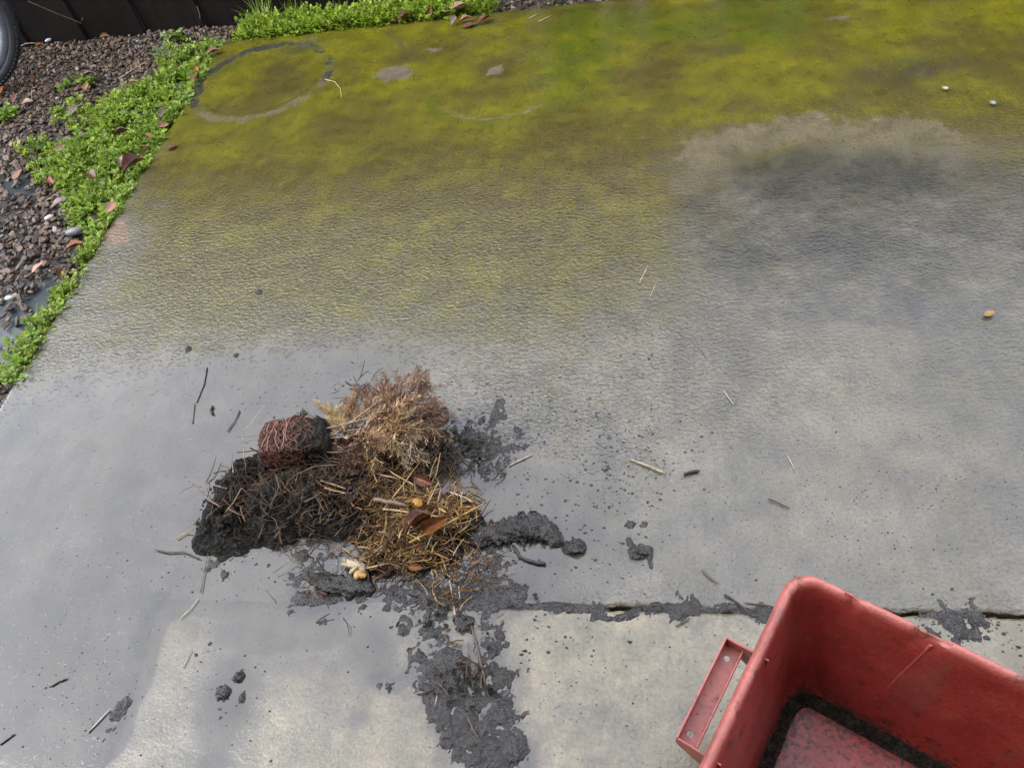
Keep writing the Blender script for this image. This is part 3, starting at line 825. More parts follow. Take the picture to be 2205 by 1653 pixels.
# weeds and grass along the back edge
wb = MB(); cnt = 0
while cnt < 900:
    x = random.uniform(-1.62, -.30); y = random.uniform(3.0, 3.14)
    t = (x+1.62)/1.32
    if random.random() > .25+.75*math.exp(-((x+1.0)/.55)**2) + (.3 if x > -.9 else 0): continue
    if x > -.52 or (x > -.62 and random.random() < .5): continue
    cnt += 1; z = -.035
    sprig(wb, (x, y, z), random.uniform(.035, .085), .03, random.randint(3, 5), random.choice(GREENS[:3]), random.uniform(.007, .014))
for q in range(900):
    x = random.uniform(-1.55, -.50); y = random.uniform(3.0, 3.12)
    blade(wb, (x, y, -.04), random.uniform(.05, .13), random.random()*6.28, random.uniform(.2, 1.1), (random.uniform(.13, .21), random.uniform(.21, .29), .018), .0018)
o = wb.build('weeds', M['weeds']); tag(o, 'lush lime green weeds and grass along the back edge of the concrete', 'weeds', kind='stuff')
# plants that stand apart
def tuft(px, py, n, L, label, col=(.17, .25, .025)):
    p = G(px, py, -.035); mb = MB()
    for q in range(n):
        blade(mb, (random.gauss(0, .018), random.gauss(0, .012), 0), L*random.uniform(.5, 1.1), random.random()*6.28, random.uniform(.1, .9), vary(col, .7, 1.25), .0019)
    o = mb.build('grass_tuft', M['weeds'], None, False, (p[0], p[1], -.04)); tag(o, label, 'grass')
tuft(575, 62, 90, .16, 'tall bright grass tuft at the back left corner of the concrete')
tuft(640, 52, 60, .13, 'second tall grass tuft just right of the corner tuft')
tuft(163, 178, 8, .10, 'thin few bladed grass sprout on the bare chips', (.18, .2, .04))
tuft(1190, 8, 26, .10, 'flattened grey green grass clump where the weeds end at the back', (.10, .14, .06))
def small_plant(px, py, n, hg, sp, ls, label, col=(.15, .24, .03), kind='round'):
    p = G(px, py, -.03); mb = MB()
    for q in range(n): sprig(mb, (random.gauss(0, sp*.5), random.gauss(0, sp*.5), 0), hg, sp, 5, col, ls, kind)
    o = mb.build('weed_plant', M['weeds'], None, False, (p[0], p[1], bed_z(p[0], p[1]))); tag(o, label, 'plant')
small_plant(22, 250, 7, .04, .035, .014, 'lone green weed on the chips nearest the tyre')
small_plant(190, 178, 6, .03, .03, .015, 'small round leaved weed on bare chips under a dark leaf')
small_plant(140, 195, 3, .03, .02, .013, 'tiny weed sprig on chips left of the round leaved weed')
small_plant(388, 85, 5, .035, .03, .016, 'pale leaved weed beside a brown leaf in the upper bed')
small_plant(95, 358, 4, .03, .025, .012, 'little weed at the wet patch of the bed')
small_plant(160, 425, 3, .025, .03, .012, 'sparse creeping weed beside the mauve pink leaf')
def rosette(px, py, label):
    p = G(px, py, -.03); mb = MB()
    for k in range(7):
        az = k*.9+random.uniform(-.2, .2); L = random.uniform(.05, .085)
        d = Vector((math.cos(az), math.sin(az), .55)).normalized()
        mb.tube([(0, 0, 0), d*L], .0012, 3, (.16, .22, .08), cap=False)
        for q in range(7):
            t = .3+.1*q; s = .012*(1-abs(t-.7))
            for sg in (-1, 1):
                w = d.cross(Vector((0, 0, 1))).normalized()
                leaflet(mb, d*L*t, w*sg+d*.7, Vector((0, 0, 1)), s*1.6, (.14, .22, .075), .55)
        leaflet(mb, d*L*.9, d, Vector((0, 0, 1)), .02, (.15, .23, .08), .6)
    o = mb.build('weed_plant', M['weeds'], None, False, (p[0], p[1], bed_z(p[0], p[1]))); tag(o, label, 'plant')
rosette(362, 120, 'grey green weed rosette with toothed upright leaves')

# ================================================================== FALLEN LEAVES
def leaf_mesh(curl, L=1.0, asp=.55, col=(.2, .1, .04), stalk=.3, tip=1.0):
    mb = MB(); nu, nv = 9, 7; vs = []; cols = []
    for i in range(nu):
        t = i/(nu-1); w = asp*.5*math.sin(math.pi*t**.85)**.75*(1+.06*math.sin(t*23)); w = max(w, .004)
        for j in range(nv):
            s = (j/(nv-1)-.5)*2
            z = curl*(abs(s)**1.6)*w*1.5 + curl*.22*math.sin(t*2.6)*1.0 + .02*math.sin(t*9+s*4) - (.012 if j == 3 else 0)
            vs.append(Vector(((t-.5)*L, s*w*L*(1-.25*abs(curl)), z*L)))
    fs = []
    for i in range(nu-1):
        for j in range(nv-1): fs.append((i*nv+j, (i+1)*nv+j, (i+1)*nv+j+1, i*nv+j+1))
    b = len(mb.v); mb.add(vs, fs, col)
    # lighter midrib and darker blotched margins
    for i in range(nu):
        mb.c[b+i*nv+3] = tuple(min(1, q*1.35) for q in col)
        if random.random() < .5: mb.c[b+i*nv] = tuple(q*.6 for q in col)
        if random.random() < .5: mb.c[b+i*nv+nv-1] = tuple(q*.65 for q in col)
    mb.tube([(-.5*L-stalk*L, .03*L, .05*L), (-.5*L-stalk*.4*L, .0, .01*L), (-.48*L, 0, 0), (.3*L, 0, .004)], [.010*L, .011*L, .010*L, .004*L], 4, tuple(min(1, q*1.3) for q in col))
    return mb
LC = dict(orange=(.30, .115, .030), tan=(.30, .18, .085), pink=(.34, .20, .145), brown=(.135, .062, .032), maroon=(.085, .028, .022), mauve=(.24, .165, .165), salmon=(.36, .19, .12), red=(.19, .062, .028), grey=(.19, .155, .135), yellow=(.27, .17, .05), pale=(.46, .30, .25))
LEAVES = [  # px, py, length m, colour, curl, z, turn, label
    (228, 84, .048, 'orange', .5, -.015, 20, 'vivid orange leaf alone on the chips near the fence'),
    (104, 110, .050, 'tan', .3, -.015, -35, 'orange tan leaf cupped on the chips right of the tyre'),
    (86, 98, .040, 'orange', .2, -.02, 40, 'small orange leaf touching the tan cupped leaf'),
    (60, 223, .060, 'pink', .25, -.012, -10, 'pinkish tan leaf with upright stalk above the lone weed'),
    (36, 214, .050, 'red', .4, -.015, 60, 'red brown leaf tucked behind the pinkish tan leaf'),
    (76, 176, .045, 'orange', .6, -.012, 80, 'crumpled orange brown leaf below the tyre'),
    (4, 195, .055, 'orange', .3, -.015, 100, 'orange leaf under the bottom of the tyre'),
    (40, 378, .055, 'salmon', .2, -.014, 60, 'salmon leaf flat by the dark wet patch'),
    (112, 394, .055, 'red', .5, -.010, -50, 'rust brown leaf curled at the left margin of the weeds'),
    (128, 440, .070, 'mauve', .2, -.012, 5, 'mauve pink broad leaf on the slate chips'),
    (82, 578, .050, 'salmon', .15, -.012, 30, 'salmon pink leaf on chips close to the bare patch'),
    (243, 449, .060, 'pink', .35, .018, 75, 'pink round leaf with thin stalk propped on the concrete edge'),
    (166, 536, .065, 'orange', .5, -.005, 15, 'orange brown leaf among weeds near the grey pebble'),
    (137, 594, .050, 'brown', .6, .0, 95, 'brown folded leaf standing in weeds at the slab edge'),
    (292, 362, .090, 'maroon', .7, .012, 35, 'dark maroon glossy leaf curled at the slab edge'),
    (268, 356, .070, 'mauve', .5, .005, 120, 'mauve grey leaf behind the dark maroon leaf'),
    (165, 240, .075, 'grey', .3, .004, 60, 'grey brown leaf standing in the upper weeds'),
    (192, 163, .050, 'maroon', .4, -.008, 10, 'dark brown leaf over the round leaved weed'),
    (265, 292, .065, 'brown', .6, .012, 15, 'dark brown leaf sunk in the thick weeds'),
    (318, 299, .050, 'red', .4, .014, -40, 'rust leaf in the weeds near the slab edge'),
    (355, 246, .065, 'grey', .4, .004, 70, 'grey pink crinkled leaf at the slab edge below the ring stain'),
    (352, 272, .060, 'pink', .3, .0, 80, 'pinkish dry leaf right under the grey crinkled one'),
    (424, 172, .060, 'tan', .5, .004, 65, 'tan curled leaf at the slab edge beside the ring stain'),
    (424, 152, .040, 'orange', .3, .006, 110, 'small orange leaf just above the tan curled leaf'),
    (462, 117, .065, 'red', .5, .004, 10, 'reddish brown leaf at the slab edge above the ring stain'),
    (374, 87, .060, 'brown', .4, -.006, 15, 'brown leaf in the upper bed beside the pale weed'),
    (288, 180, .045, 'red', .3, .006, 0, 'brown leaf poking from the weeds top'),
    (187, 190, .050, 'tan', .3, -.004, 100, 'tan leaf lying below the dark brown leaf'),
    (327, 50, .055, 'red', .6, -.010, 5, 'red brown crumpled leaf at the fence foot'),
    (316, 330, .060, 'tan', .4, .0, 40, 'tan torn leaf under weeds beside the concrete edge'),
    (200, 380, .055, 'brown', .4, .006, 130, 'brown leaf half hidden under the lower weeds'),
    (133, 322, .050, 'pink', .3, -.006, 60, 'pink brown leaf at the weeds outer margin'),
    (872, 43, .062, 'red', .6, .012, 20, 'red brown leaf standing at the back edge of the concrete'),
    (925, 34, .070, 'brown', .7, .012, 105, 'brown folded leaf leaning on the back weeds'),
    (992, 21, .085, 'pale', .35, .030, 10, 'large pale pink leaf resting on the back weeds'),
    (976, 48, .055, 'grey', .5, .008, 60, 'grey pink leaf curled below the large pale leaf'),
    (1003, 45, .052, 'orange', .4, .008, 0, 'orange leaf on the concrete below the large pale leaf'),
    (1045, 46, .062, 'red', .4, .008, 20, 'rusty orange leaf with pale stalk near the end of the back weeds'),
    (1012, 56, .060, 'brown', .1, .004, 0, 'flat wet brown leaf stuck to the concrete beneath the orange leaf'),
    (2130, 677, .028, 'yellow', .12, .004, 10, 'small yellow leaf alone on the grey concrete'),
    (370, 318, .040, 'brown', .1, .004, 20, 'flat brown leaf scrap stuck on the algae near the edge'),
]
for (px, py, L, cn, curl, z, rz, lab) in LEAVES:
    kk = random.uniform(.42, .75); c = (LC[cn][0]*kk, LC[cn][1]*kk*.95, LC[cn][2]*kk*.85)
    mb = leaf_mesh(curl, L, random.uniform(.55, .72), c, random.choice((.15, .3, .45)))
    p = G(px, py, z)
    o = mb.build('fallen_leaf', M['leaf'], None, True, (p[0], p[1], z+.003+.003*curl))
    o.rotation_euler = (random.gauss(0, .22) if z != .004 else 0, random.gauss(0, .18) if z != .004 else 0, RAD(rz+14))
    tag(o, lab, 'leaf', 'fallen leaves')

# ================================================================== THE HEAP
BL = [(440, 1150, .022, .040), (452, 1120, .035, .05), (470, 1085, .050, .06), (495, 1035, .060, .062), (525, 995, .060, .055), (560, 1060, .075, .07), (610, 1035, .085, .07), (590, 1105, .050, .06), (660, 1050, .085, .07),
      (470, 1175, .014, .035), (500, 1140, .030, .05), (550, 1120, .035, .05), (660, 1100, .035, .05),
      (700, 1010, .090, .07), (750, 1045, .075, .06), (590, 980, .085, .06), (650, 970, .085, .06), (790, 990, .085, .075), (860, 965, .075, .075), (840, 1060, .060, .07), (900, 1095, .060, .07), (955, 1085, .052, .06), (990, 1120, .035, .05),
      (900, 1160, .040, .06), (830, 1185, .028, .05), (950, 1160, .030, .05), (905, 935, .050, .06), (820, 915, .045, .06), (870, 900, .035, .06), (770, 935, .055, .05), (850, 870, .018, .05), (920, 890, .02, .05), (720, 1090, .045, .06), (790, 1110, .030, .06), (860, 1130, .050, .06), (780, 1215, .012, .03)]
BW = [(G(px, py, z)[:2], z, r) for px, py, z, r in BL]
def heap_h(x, y):
    x = np.asarray(x, float); y = np.asarray(y, float)
    s = np.zeros(np.shape(x))
    for c, z, r in BW:
        q = np.clip(1-((x-c[0])**2+(y-c[1])**2)/(r*1.05)**2, 0, 1)
        s += (z*q**.75)**4
    h = s**.25
    nz = fbm(x*24, y*24, 4, 60, .62)
    return h*(1+.42*nz) + .016*nz*(h > .004) - .005
hx = np.arange(-1.06, -.24, .0032); hy = np.arange(.50, 1.14, .0032)
HX, HY = np.meshgrid(hx, hy); HZ = heap_h(HX, HY)
HZ = HZ + np.where(HZ > .003, .005*pnoise(HX*120, HY*120, 66) + .012*np.abs(pnoise(HX*52, HY*52, 67)) - .004, 0)
kp = np.maximum.reduce([HZ[:-1, :-1], HZ[1:, :-1], HZ[:-1, 1:], HZ[1:, 1:]]) > -.0040
heap = obj('sludge_heap', grid_mesh('sludge_heap', HX, HY, HZ, kp), M['muck'])
tag(heap, 'heap of black wet sludge and rotted litter dumped on the concrete', 'mud heap')
def hz(x, y): return max(0.0, float(heap_h(np.array(x), np.array(y))))
def on_heap(px, py, guess=.05, it=5):
    z = guess
    for _ in range(it):
        p = G(px, py, z); z = .5*z+.5*hz(p[0], p[1])
    p = G(px, py, z); return Vector((p[0], p[1], max(z, .002)))

# loose litter tangled through the heap: too many to count
SB = [(.060, .034, .019), (.085, .050, .028), (.040, .025, .017), (.12, .075, .036), (.028, .020, .015)]
ST = [(.21, .122, .036), (.29, .18, .062), (.14, .076, .025), (.35, .24, .11), (.10, .052, .020), (.050, .029, .014), (.19, .088, .022)]
def litter_stick(mb, p, L, r, az, el, col, bend=.15, n=4):
    d = Vector((math.cos(az)*math.cos(el), math.sin(az)*math.cos(el), math.sin(el)))
    s = Vector((-math.sin(az), math.cos(az), 0))*random.uniform(-bend, bend)*L + Vector((0, 0, random.uniform(-bend, bend)*L*.5))
    a = p-d*L*.5; b = p+d*L*.5
    mb.tube([a, a.lerp(b, .33)+s, a.lerp(b, .66)+s*.8, b], [r, r, r*.9, r*.6], n, col)
lt = MB()
zones = [  # px, py, spread px, count, palette, length range
    (900, 1110, 62, 520, ST, (.02, .075)), (960, 1100, 40, 190, ST, (.02, .07)), (880, 1180, 55, 300, ST+SB, (.02, .06)), (830, 1180, 40, 160, ST, (.015, .05)), (840, 1050, 60, 320, SB+ST, (.02, .06)),
    (700, 1020, 60, 260, SB, (.02, .08)), (620, 1040, 60, 170, SB, (.02, .08)), (780, 1000, 50, 240, SB, (.02, .07)), (510, 1060, 45, 60, SB, (.02, .07)), (760, 1080, 50, 120, SB, (.02, .05)), (720, 970, 50, 130, SB, (.02, .05)),
    (840, 905, 60, 200, SB, (.02, .06)), (780, 940, 40, 120, SB, (.02, .05)), (1000, 1200, 50, 60, SB+ST, (.02, .05)), (980, 1270, 60, 70, SB+ST, (.015, .045)), (720, 1240, 60, 40, SB, (.015, .04)), (1000, 1450, 50, 30, SB, (.015, .05)), (950, 1010, 50, 80, SB, (.015, .05)), (650, 1130, 60, 70, SB, (.02, .05)), (1020, 970, 50, 60, [(.05, .055, .03), (.06, .045, .04)], (.015, .06))]
for px, py, sp, nn, pal, lr in zones:
    for _ in range(nn):
        p = on_heap(random.gauss(px, sp*.8), random.gauss(py, sp*.55), .05, 3)
        onh = p.z > .006
        c = random.choice(pal); k = random.uniform(.6, 1.25)
        L = random.uniform(*lr); r = random.choice((.0006, .0009, .0012, .0016))
        el = random.gauss(0, .42) if onh else random.gauss(0, .03)
        litter_stick(lt, p+Vector((0, 0, random.uniform(.001, .012) if onh else .003)), L, r, random.gauss(.2, 1.0) if random.random() < .6 else random.random()*6.28, el, tuple(q*k for q in c), .16)
o = lt.build('straw_litter', M['straw']); tag(o, 'tangle of brown and straw coloured stalks over the sludge heap', 'straw', kind='stuff')

fk = MB()
for px, py, sp_, nn in ((480, 1110, 45, 170), (540, 1060, 60, 200), (640, 1050, 70, 200), (740, 1040, 60, 120), (870, 1120, 60, 90), (1000, 1480, 45, 60), (960, 1290, 90, 70), (700, 1250, 70, 40), (1000, 960, 40, 50)):
    for _ in range(nn):
        p = on_heap(random.gauss(px, sp_*.8), random.gauss(py, sp_*.6), .04, 3)
        if px < 900 and p.z < .012 or random.random() < .35: continue
        c = random.choice(((.014, .011, .008), (.026, .018, .012), (.010, .009, .007), (.042, .026, .015), (.020, .019, .014)))
        chip_mesh(fk, (p.x, p.y, p.z+random.uniform(.001, .007)), random.uniform(.006, .017), vary(c, .7, 1.3), .07)
o = fk.build('rotted_leaf_litter', M['muck']); tag(o, 'dark rotted leaf flakes matted over the sludge heap', 'leaf litter', kind='stuff')

# stalks that can be picked out one by one
def stalk(pts, r, col, label, zs=None, group='single straws', cat='straw', name='straw_stalk', n=6, flat=1.0, z0=.003):
    P3 = []
    for i, (px, py) in enumerate(pts):
        if zs is None: p = on_heap(px, py, .03); p = p+Vector((0, 0, r*.6 + (0 if p.z > .006 else z0*.0)))
        else: p = Vector(G(px, py, zs[i]))
        P3.append(p)
    base = P3[0].copy(); base.z = min(q.z for q in P3)
    # resample with a touch of waviness and nodes like a real stem
    Q = []; m = 3
    for a, b in zip(P3[:-1], P3[1:]):
        for k in range(m): Q.append(a.lerp(b, k/m)+Vector((random.gauss(0, 1), random.gauss(0, 1), 0))*r*.18)
    Q.append(P3[-1])
    Q = [q-base for q in Q]
    r *= .8
    rs = [r*random.uniform(.80, 1.15) for _ in Q]; rs[-1] *= .7
    mb = MB(); mb.tube(Q, rs, n, col, flat=flat)
    for i in range(len(Q)):
        k = random.uniform(.72, 1.18)
        for j in range(n): mb.c[i*n+j] = tuple(q*k for q in col)
    o = mb.build(name, M['straw'], None, True, base); tag(o, label, cat, group)
    return o
PALE = (.32, .27, .18); STRAW = (.29, .19, .075); BRN = (.085, .060, .042); DRK = (.022, .018, .016); WHT = (.40, .37, .31)
stalk([(1358, 990), (1400, 1006), (1433, 1021)], .0030, PALE, 'thick pale straw lying alone on grey concrete right of the heap')
stalk([(1097, 1004), (1122, 991), (1147, 979)], .0022, PALE, 'pale straw on the muddy film right of the conifer')
stalk([(1378, 607), (1395, 574)], .0016, PALE, 'thin pale straw on the rippled wet concrete below the algae')
stalk([(1558, 842), (1580, 872)], .0012, WHT, 'hair thin white straw on bare grey concrete')
stalk([(1692, 976), (1700, 990), (1712, 1012)], .0011, PALE, 'fine bent straw on dry grey concrete')
stalk([(190, 1578), (237, 1528)], .0022, WHT, 'whitish straw beside the muddy slab joint')
stalk([(395, 1437), (413, 1400)], .0013, PALE, 'short pale straw on the beige nearer slab')
stalk([(380, 1160), (402, 1147), (428, 1133)], .0018, STRAW, 'tan straw sticking out left of the sludge heap')
stalk([(335, 1183), (362, 1190), (395, 1188), (430, 1203)], .0022, BRN, 'curved brown husk on wet concrete left of the heap')
stalk([(433, 1275), (440, 1235), (448, 1190)], .0016, BRN, 'straight brown stalk standing out below the heap tip')
stalk([(428, 1288), (410, 1312), (387, 1333)], .0011, WHT, 'thin white straw crossing the puddle at the slab corner')
stalk([(968, 1235), (975, 1290), (985, 1350)], .0026, (.30, .22, .15), 'long brown stalk over the mud below the straw heap')
stalk([(988, 1262), (993, 1310)], .0014, WHT, 'white straw beside the long brown stalk')
stalk([(938, 1518), (945, 1465)], .0015, WHT, 'white straw on the smeared mud patch')
stalk([(415, 912), (420, 870)], .0016, BRN, 'short brown stalk on wet concrete left of the root ball')
stalk([(1140, 41), (1160, 31)], .0018, PALE, 'short straw on the algae at the back edge')
stalk([(1160, 48), (1187, 35)], .0018, PALE, 'longer straw below the short one at the back edge')
stalk([(700, 172), (722, 178), (733, 192), (736, 212)], .0016, (.40, .34, .14), 'hooked straw on the algae at the ring stain')
stalk([(1400, 640), (1415, 605)], .0008, PALE, 'fine straw wisp beside the algae boundary')
for a, lab in (([(2, 1603), (34, 1580)], 'dark twig at the lower left on the wet slab'), ([(108, 1479), (128, 1468), (146, 1461)], 'dark splinter on the wet slab left of the joint'),
               ([(1473, 1021), (1506, 1015)], 'dark twig right of the pale thick straw'), ([(1560, 1281), (1590, 1300), (1622, 1330)], 'dark stick lying across the crack by the red box'),
               ([(1605, 1298), (1662, 1305)], 'brown twig along the crack beside the red box'), ([(1455, 1349), (1487, 1330)], 'thin twig below the crack mud lump'),
               ([(447, 792), (440, 830), (424, 868)], 'black bent stem on wet concrete above the brown stalk'), ([(517, 885), (505, 910), (490, 930)], 'black thin stem above left of the root ball'),
               ([(460, 875), (455, 885), (460, 893)], 'short thick dark stem piece left of the root ball'), ([(1510, 1226), (1530, 1245), (1546, 1256)], 'fine brown twig above the crack'),
               ([(1655, 1075), (1700, 1095)], 'hair thin dark stem on grey concrete above the box'), ([(1010, 1330), (1030, 1400), (1045, 1480)], 'muddy brown stem buried in the smeared mud'), ([(1005, 1540), (1020, 1570), (1035, 1600)], 'brown stem in the lower mud smear'),
               ([(745, 822), (757, 830), (775, 828)], 'dark curled leaf stem above the conifer'), ([(1000, 1420), (1000, 1460)], 'mud coated stump of stem in the smear'), ([(1175, 1215), (1150, 1212), (1120, 1200), (1105, 1175)], 'thick mud coated twig under the mud ridge')):
    stalk(a, .0045 if 'thick' in lab else (.003 if 'stump' in lab or 'stick' in lab or 'buried' in lab else .0019), DRK if ('dark' in lab or 'black' in lab or 'coated' in lab) else BRN, lab, cat='twig', name='twig', group='loose twigs')
# lifted stalks on the heap, ends given with their heights
LIFT = [([(825, 1097), (870, 1040), (915, 980)], [.070, .085, .075], .0017, STRAW, 'long golden straw leaning across the straw heap'),
        ([(825, 1096), (885, 1103), (945, 1112)], [.070, .072, .066], .0030, (.44, .31, .17), 'flat buff straw across the middle of the straw heap'),
        ([(880, 1168), (960, 1128), (1042, 1083)], [.060, .066, .040], .0028, (.44, .26, .07), 'amber stalk jutting over the right side of the heap'),
        ([(963, 1057), (995, 1068), (1019, 1081)], [.058, .050, .030], .0027, WHT, 'white bent straw at the right top of the heap'),
        ([(920, 1086), (945, 1035)], [.074, .082], .0013, PALE, 'thin pale straw crossing above the orange leaf'),
        ([(942, 1080), (950, 1050)], [.07, .08], .0012, PALE, 'short upright pale straw at the heap top'),
        ([(826, 1006), (860, 1026), (896, 1048)], [.085, .085, .072], .0020, STRAW, 'straw end below the conifer pointing down'),
        ([(812, 1020), (858, 1031)], [.088, .08], .0022, (.40, .30, .19), 'buff straw stub under the conifer tips'),
        ([(806, 1075), (845, 1082), (878, 1090)], [.074, .074, .070], .0062, (.20, .13, .085), 'thick weathered woody stalk across the straw heap'),
        ([(896, 1060), (892, 1036)], [.075, .078], .0022, BRN, 'brown upright stub above the shell'),
        ([(415, 1040), (450, 1075), (475, 1092)], [.040, .060, .066], .0022, (.20, .125, .085), 'reddish brown stem leaning on the left sludge lobe'),
        ([(485, 1102), (505, 1078), (520, 1050)], [.06, .07, .078], .0012, STRAW, 'golden splinter on the left sludge lobe'),
        ([(455, 1042), (490, 1052)], [.07, .078], .0022, (.25, .17, .12), 'buff stem piece at the top of the left lobe'),
        ([(492, 1095), (510, 1105), (533, 1113)], [.064, .06, .05], .0020, (.16, .085, .06), 'red brown twig across the left lobe'),
        ([(530, 1012), (526, 985), (523, 940)], [.065, .09, .11], .0011, (.36, .28, .14), 'thin grass stem standing left of the root ball'),
        ([(522, 932), (545, 905), (570, 872)], [.09, .10, .11], .0010, PALE, 'fine pale straw rising behind the root ball'),
        ([(500, 1000), (503, 1020)], [.075, .072], .0012, (.36, .28, .14), 'short grass stem on the left lobe crest'),
        ([(640, 1020), (680, 1003), (730, 1000)], [.098, .10, .095], .0013, (.22, .15, .09), 'arched thin stem in front of the root ball'),
        ([(700, 985), (745, 990)], [.09, .088], .0010, (.30, .21, .14), 'slim stem between root ball and conifer'),
        ([(700, 1050), (720, 1056), (748, 1062)], [.09, .088, .082], .0026, (.30, .20, .08), 'yellow brown split stalk in the middle of the heap'),
        ([(690, 1034), (715, 1042), (745, 1052)], [.092, .09, .085], .0024, (.36, .26, .13), 'pale split stalk above the yellow brown one'),
        ([(760, 1215), (800, 1195), (850, 1150)], [.02, .035, .055], .0011, PALE, 'thin straw rising from the white root'),
        ([(790, 1222), (830, 1214)], [.03, .03], .0022, (.44, .33, .18), 'buff straw stub beside the yellow shell'),
        ([(935, 1190), (965, 1203)], [.04, .034], .0024, (.34, .19, .06), 'amber stub on the lower right of the heap'),
        ([(880, 1210), (925, 1205), (930, 1200)], [.036, .036, .038], .0014, (.34, .24, .09), 'kinked straw at the heap foot'),
        ([(955, 1150), (960, 1120)], [.05, .06], .0014, PALE, 'upright pale straw right of the orange leaf'),
        ([(915, 1185), (935, 1140)], [.045, .06], .0013, PALE, 'leaning pale straw below the orange leaf'),
        ([(940, 985), (930, 1010), (925, 1030)], [.08, .075, .07], .0018, (.28, .18, .06), 'yellow grass strand hanging from the conifer tip'),
        ([(948, 975), (943, 1005), (938, 1030)], [.08, .075, .07], .0016, (.30, .19, .07), 'second yellow grass strand hanging from the conifer tip')]
for pts, zs, r, col, lab in LIFT:
    stalk(pts, r, tuple(q*(.65 if q < .45 else .8) for q in col) if col not in (PALE, STRAW, WHT, BRN) else col, lab, zs, 'stalks on the heap', 'straw')
# dry stems in the bed
stalk([(203, 63), (150, 40), (118, 28), (60, 3)], .0020, (.30, .24, .19), 'tall dry branched stem leaning against the dark fence', [-.03, .09, .16, .27], 'dry stems in the bed', 'stem', 'dry_stem')
stalk([(175, 50), (178, 38)], .0012, (.30, .24, .19), 'short side shoot of the dry stem against the fence', [.03, .07], 'dry stems in the bed', 'stem', 'dry_stem')
stalk([(432, 52), (430, 32), (424, 14)], .0016, (.34, .28, .22), 'dry straw standing upright in the chips before the fence', [-.03, .03, .07], 'dry stems in the bed', 'stem', 'dry_stem')
stalk([(255, 170), (290, 148), (326, 127)], .0020, (.30, .23, .15), 'dry straw lying on the chips above the weeds', [-.018, -.012, -.012], 'dry stems in the bed', 'stem', 'dry_stem')
stalk([(38, 103), (55, 94), (78, 93)], .0026, (.34, .29, .19), 'arched pale stem at the foot of the tyre', [-.02, .0, -.015], 'dry stems in the bed', 'stem', 'dry_stem')
stalk([(68, 215), (68, 190)], .0012, (.36, .30, .24), 'thin stalk standing beside the pinkish tan leaf', [-.02, .015], 'dry stems in the bed', 'stem', 'dry_stem')
stalk([(95, 435), (110, 425), (135, 408)], .0014, (.34, .27, .19), 'straw across the slate chips beside the mauve leaf', [-.015, -.01, -.012], 'dry stems in the bed', 'stem', 'dry_stem')

# leaves, shells and root in the heap
for px, py, z, L, cn, curl, rot, lab in ((940, 1128, .060, .070, 'orange', .9, (.5, -.3, .35), 'orange brown leaf curled open in the straw heap'), (905, 1133, .058, .07, 'red', .8, (-.5, .2, .6), 'dark rust leaf folded under the orange one in the heap'),
                                  (912, 1034, .066, .050, 'red', .5, (.5, .1, -.3), 'red brown leaf below the conifer tip on the heap'), (745, 965, .075, .06, 'maroon', .3, (.3, .2, .4), 'dark red brown leaf between the conifer stems'),
                                  (645, 905, .085, .05, 'red', .4, (.6, .1, .1), 'small rust leaf behind the root ball'), (955, 1052, .056, .042, 'mauve', .6, (.6, .2, 1.2), 'mauve brown leaf folded at the top of the straw heap'), (895, 1222, .024, .032, 'orange', .4, (.2, .1, .0), 'narrow orange leaf at the foot of the straw heap')):
    mb = leaf_mesh(curl, L, .55, tuple(q*.45 for q in LC[cn]), .15); p = G(px, py, z)
    o = mb.build('fallen_leaf', M['leaf'], None, True, (p[0], p[1], z)); o.rotation_euler = rot; tag(o, lab, 'leaf', 'leaves in the heap')
def snail(px, py, z, s, col, label, rz=0):
    mb = MB(); pts = []; rs = []
    for i in range(40):
        t = i/39; a = t*2*math.pi*2.4; r = .5*s*(.18+.82*t)*.62
        pts.append((r*math.cos(a), r*math.sin(a), .32*s*(1-t)*1.0)); rs.append(s*.5*(.12+.42*t))
    mb.tube(pts, rs, 10, col)
    for i in range(40):
        k = .75+.4*math.sin(i*.9)**2
        for j in range(10): mb.c[i*10+j] = tuple(q*k for q in col)
    p = G(px, py, z); o = mb.build('snail_shell', M['shell'], None, True, (p[0], p[1], z)); o.rotation_euler = (.5, .3, rz)
    tag(o, label, 'shell')
snail(899, 1084, .078, .022, (.26, .13, .014), 'small amber snail shell on top of the straw heap', 1)
snail(777, 1238, .016, .028, (.34, .21, .055), 'yellow snail shell at the foot of the heap beside the white root', 2)
def white_root():
    p = G(762, 1222, .012); mb = MB()
    for pts, r in (([(740, 1205), (760, 1213), (778, 1220)], .011), ([(735, 1214), (752, 1216), (770, 1222)], .009), ([(752, 1242), (757, 1230), (765, 1222)], .008), ([(748, 1205), (758, 1212), (770, 1218)], .008), ([(765, 1205), (770, 1214), (780, 1226)], .010), ([(775, 1212), (782, 1220), (780, 1232)], .013)):
        Q = [Vector(G(a, b, .012+.006*i)) - Vector((p[0], p[1], 0)) for i, (a, b) in enumerate(pts)]
        mb.tube(Q, [r*.35, r*.6, r*.5], 8, (.28, .22, .14))
    o = mb.build('root_piece', M['root'], None, True, (p[0], p[1], 0)); tag(o, 'cream white knobbly root lump at the foot of the heap', 'root')
white_root()

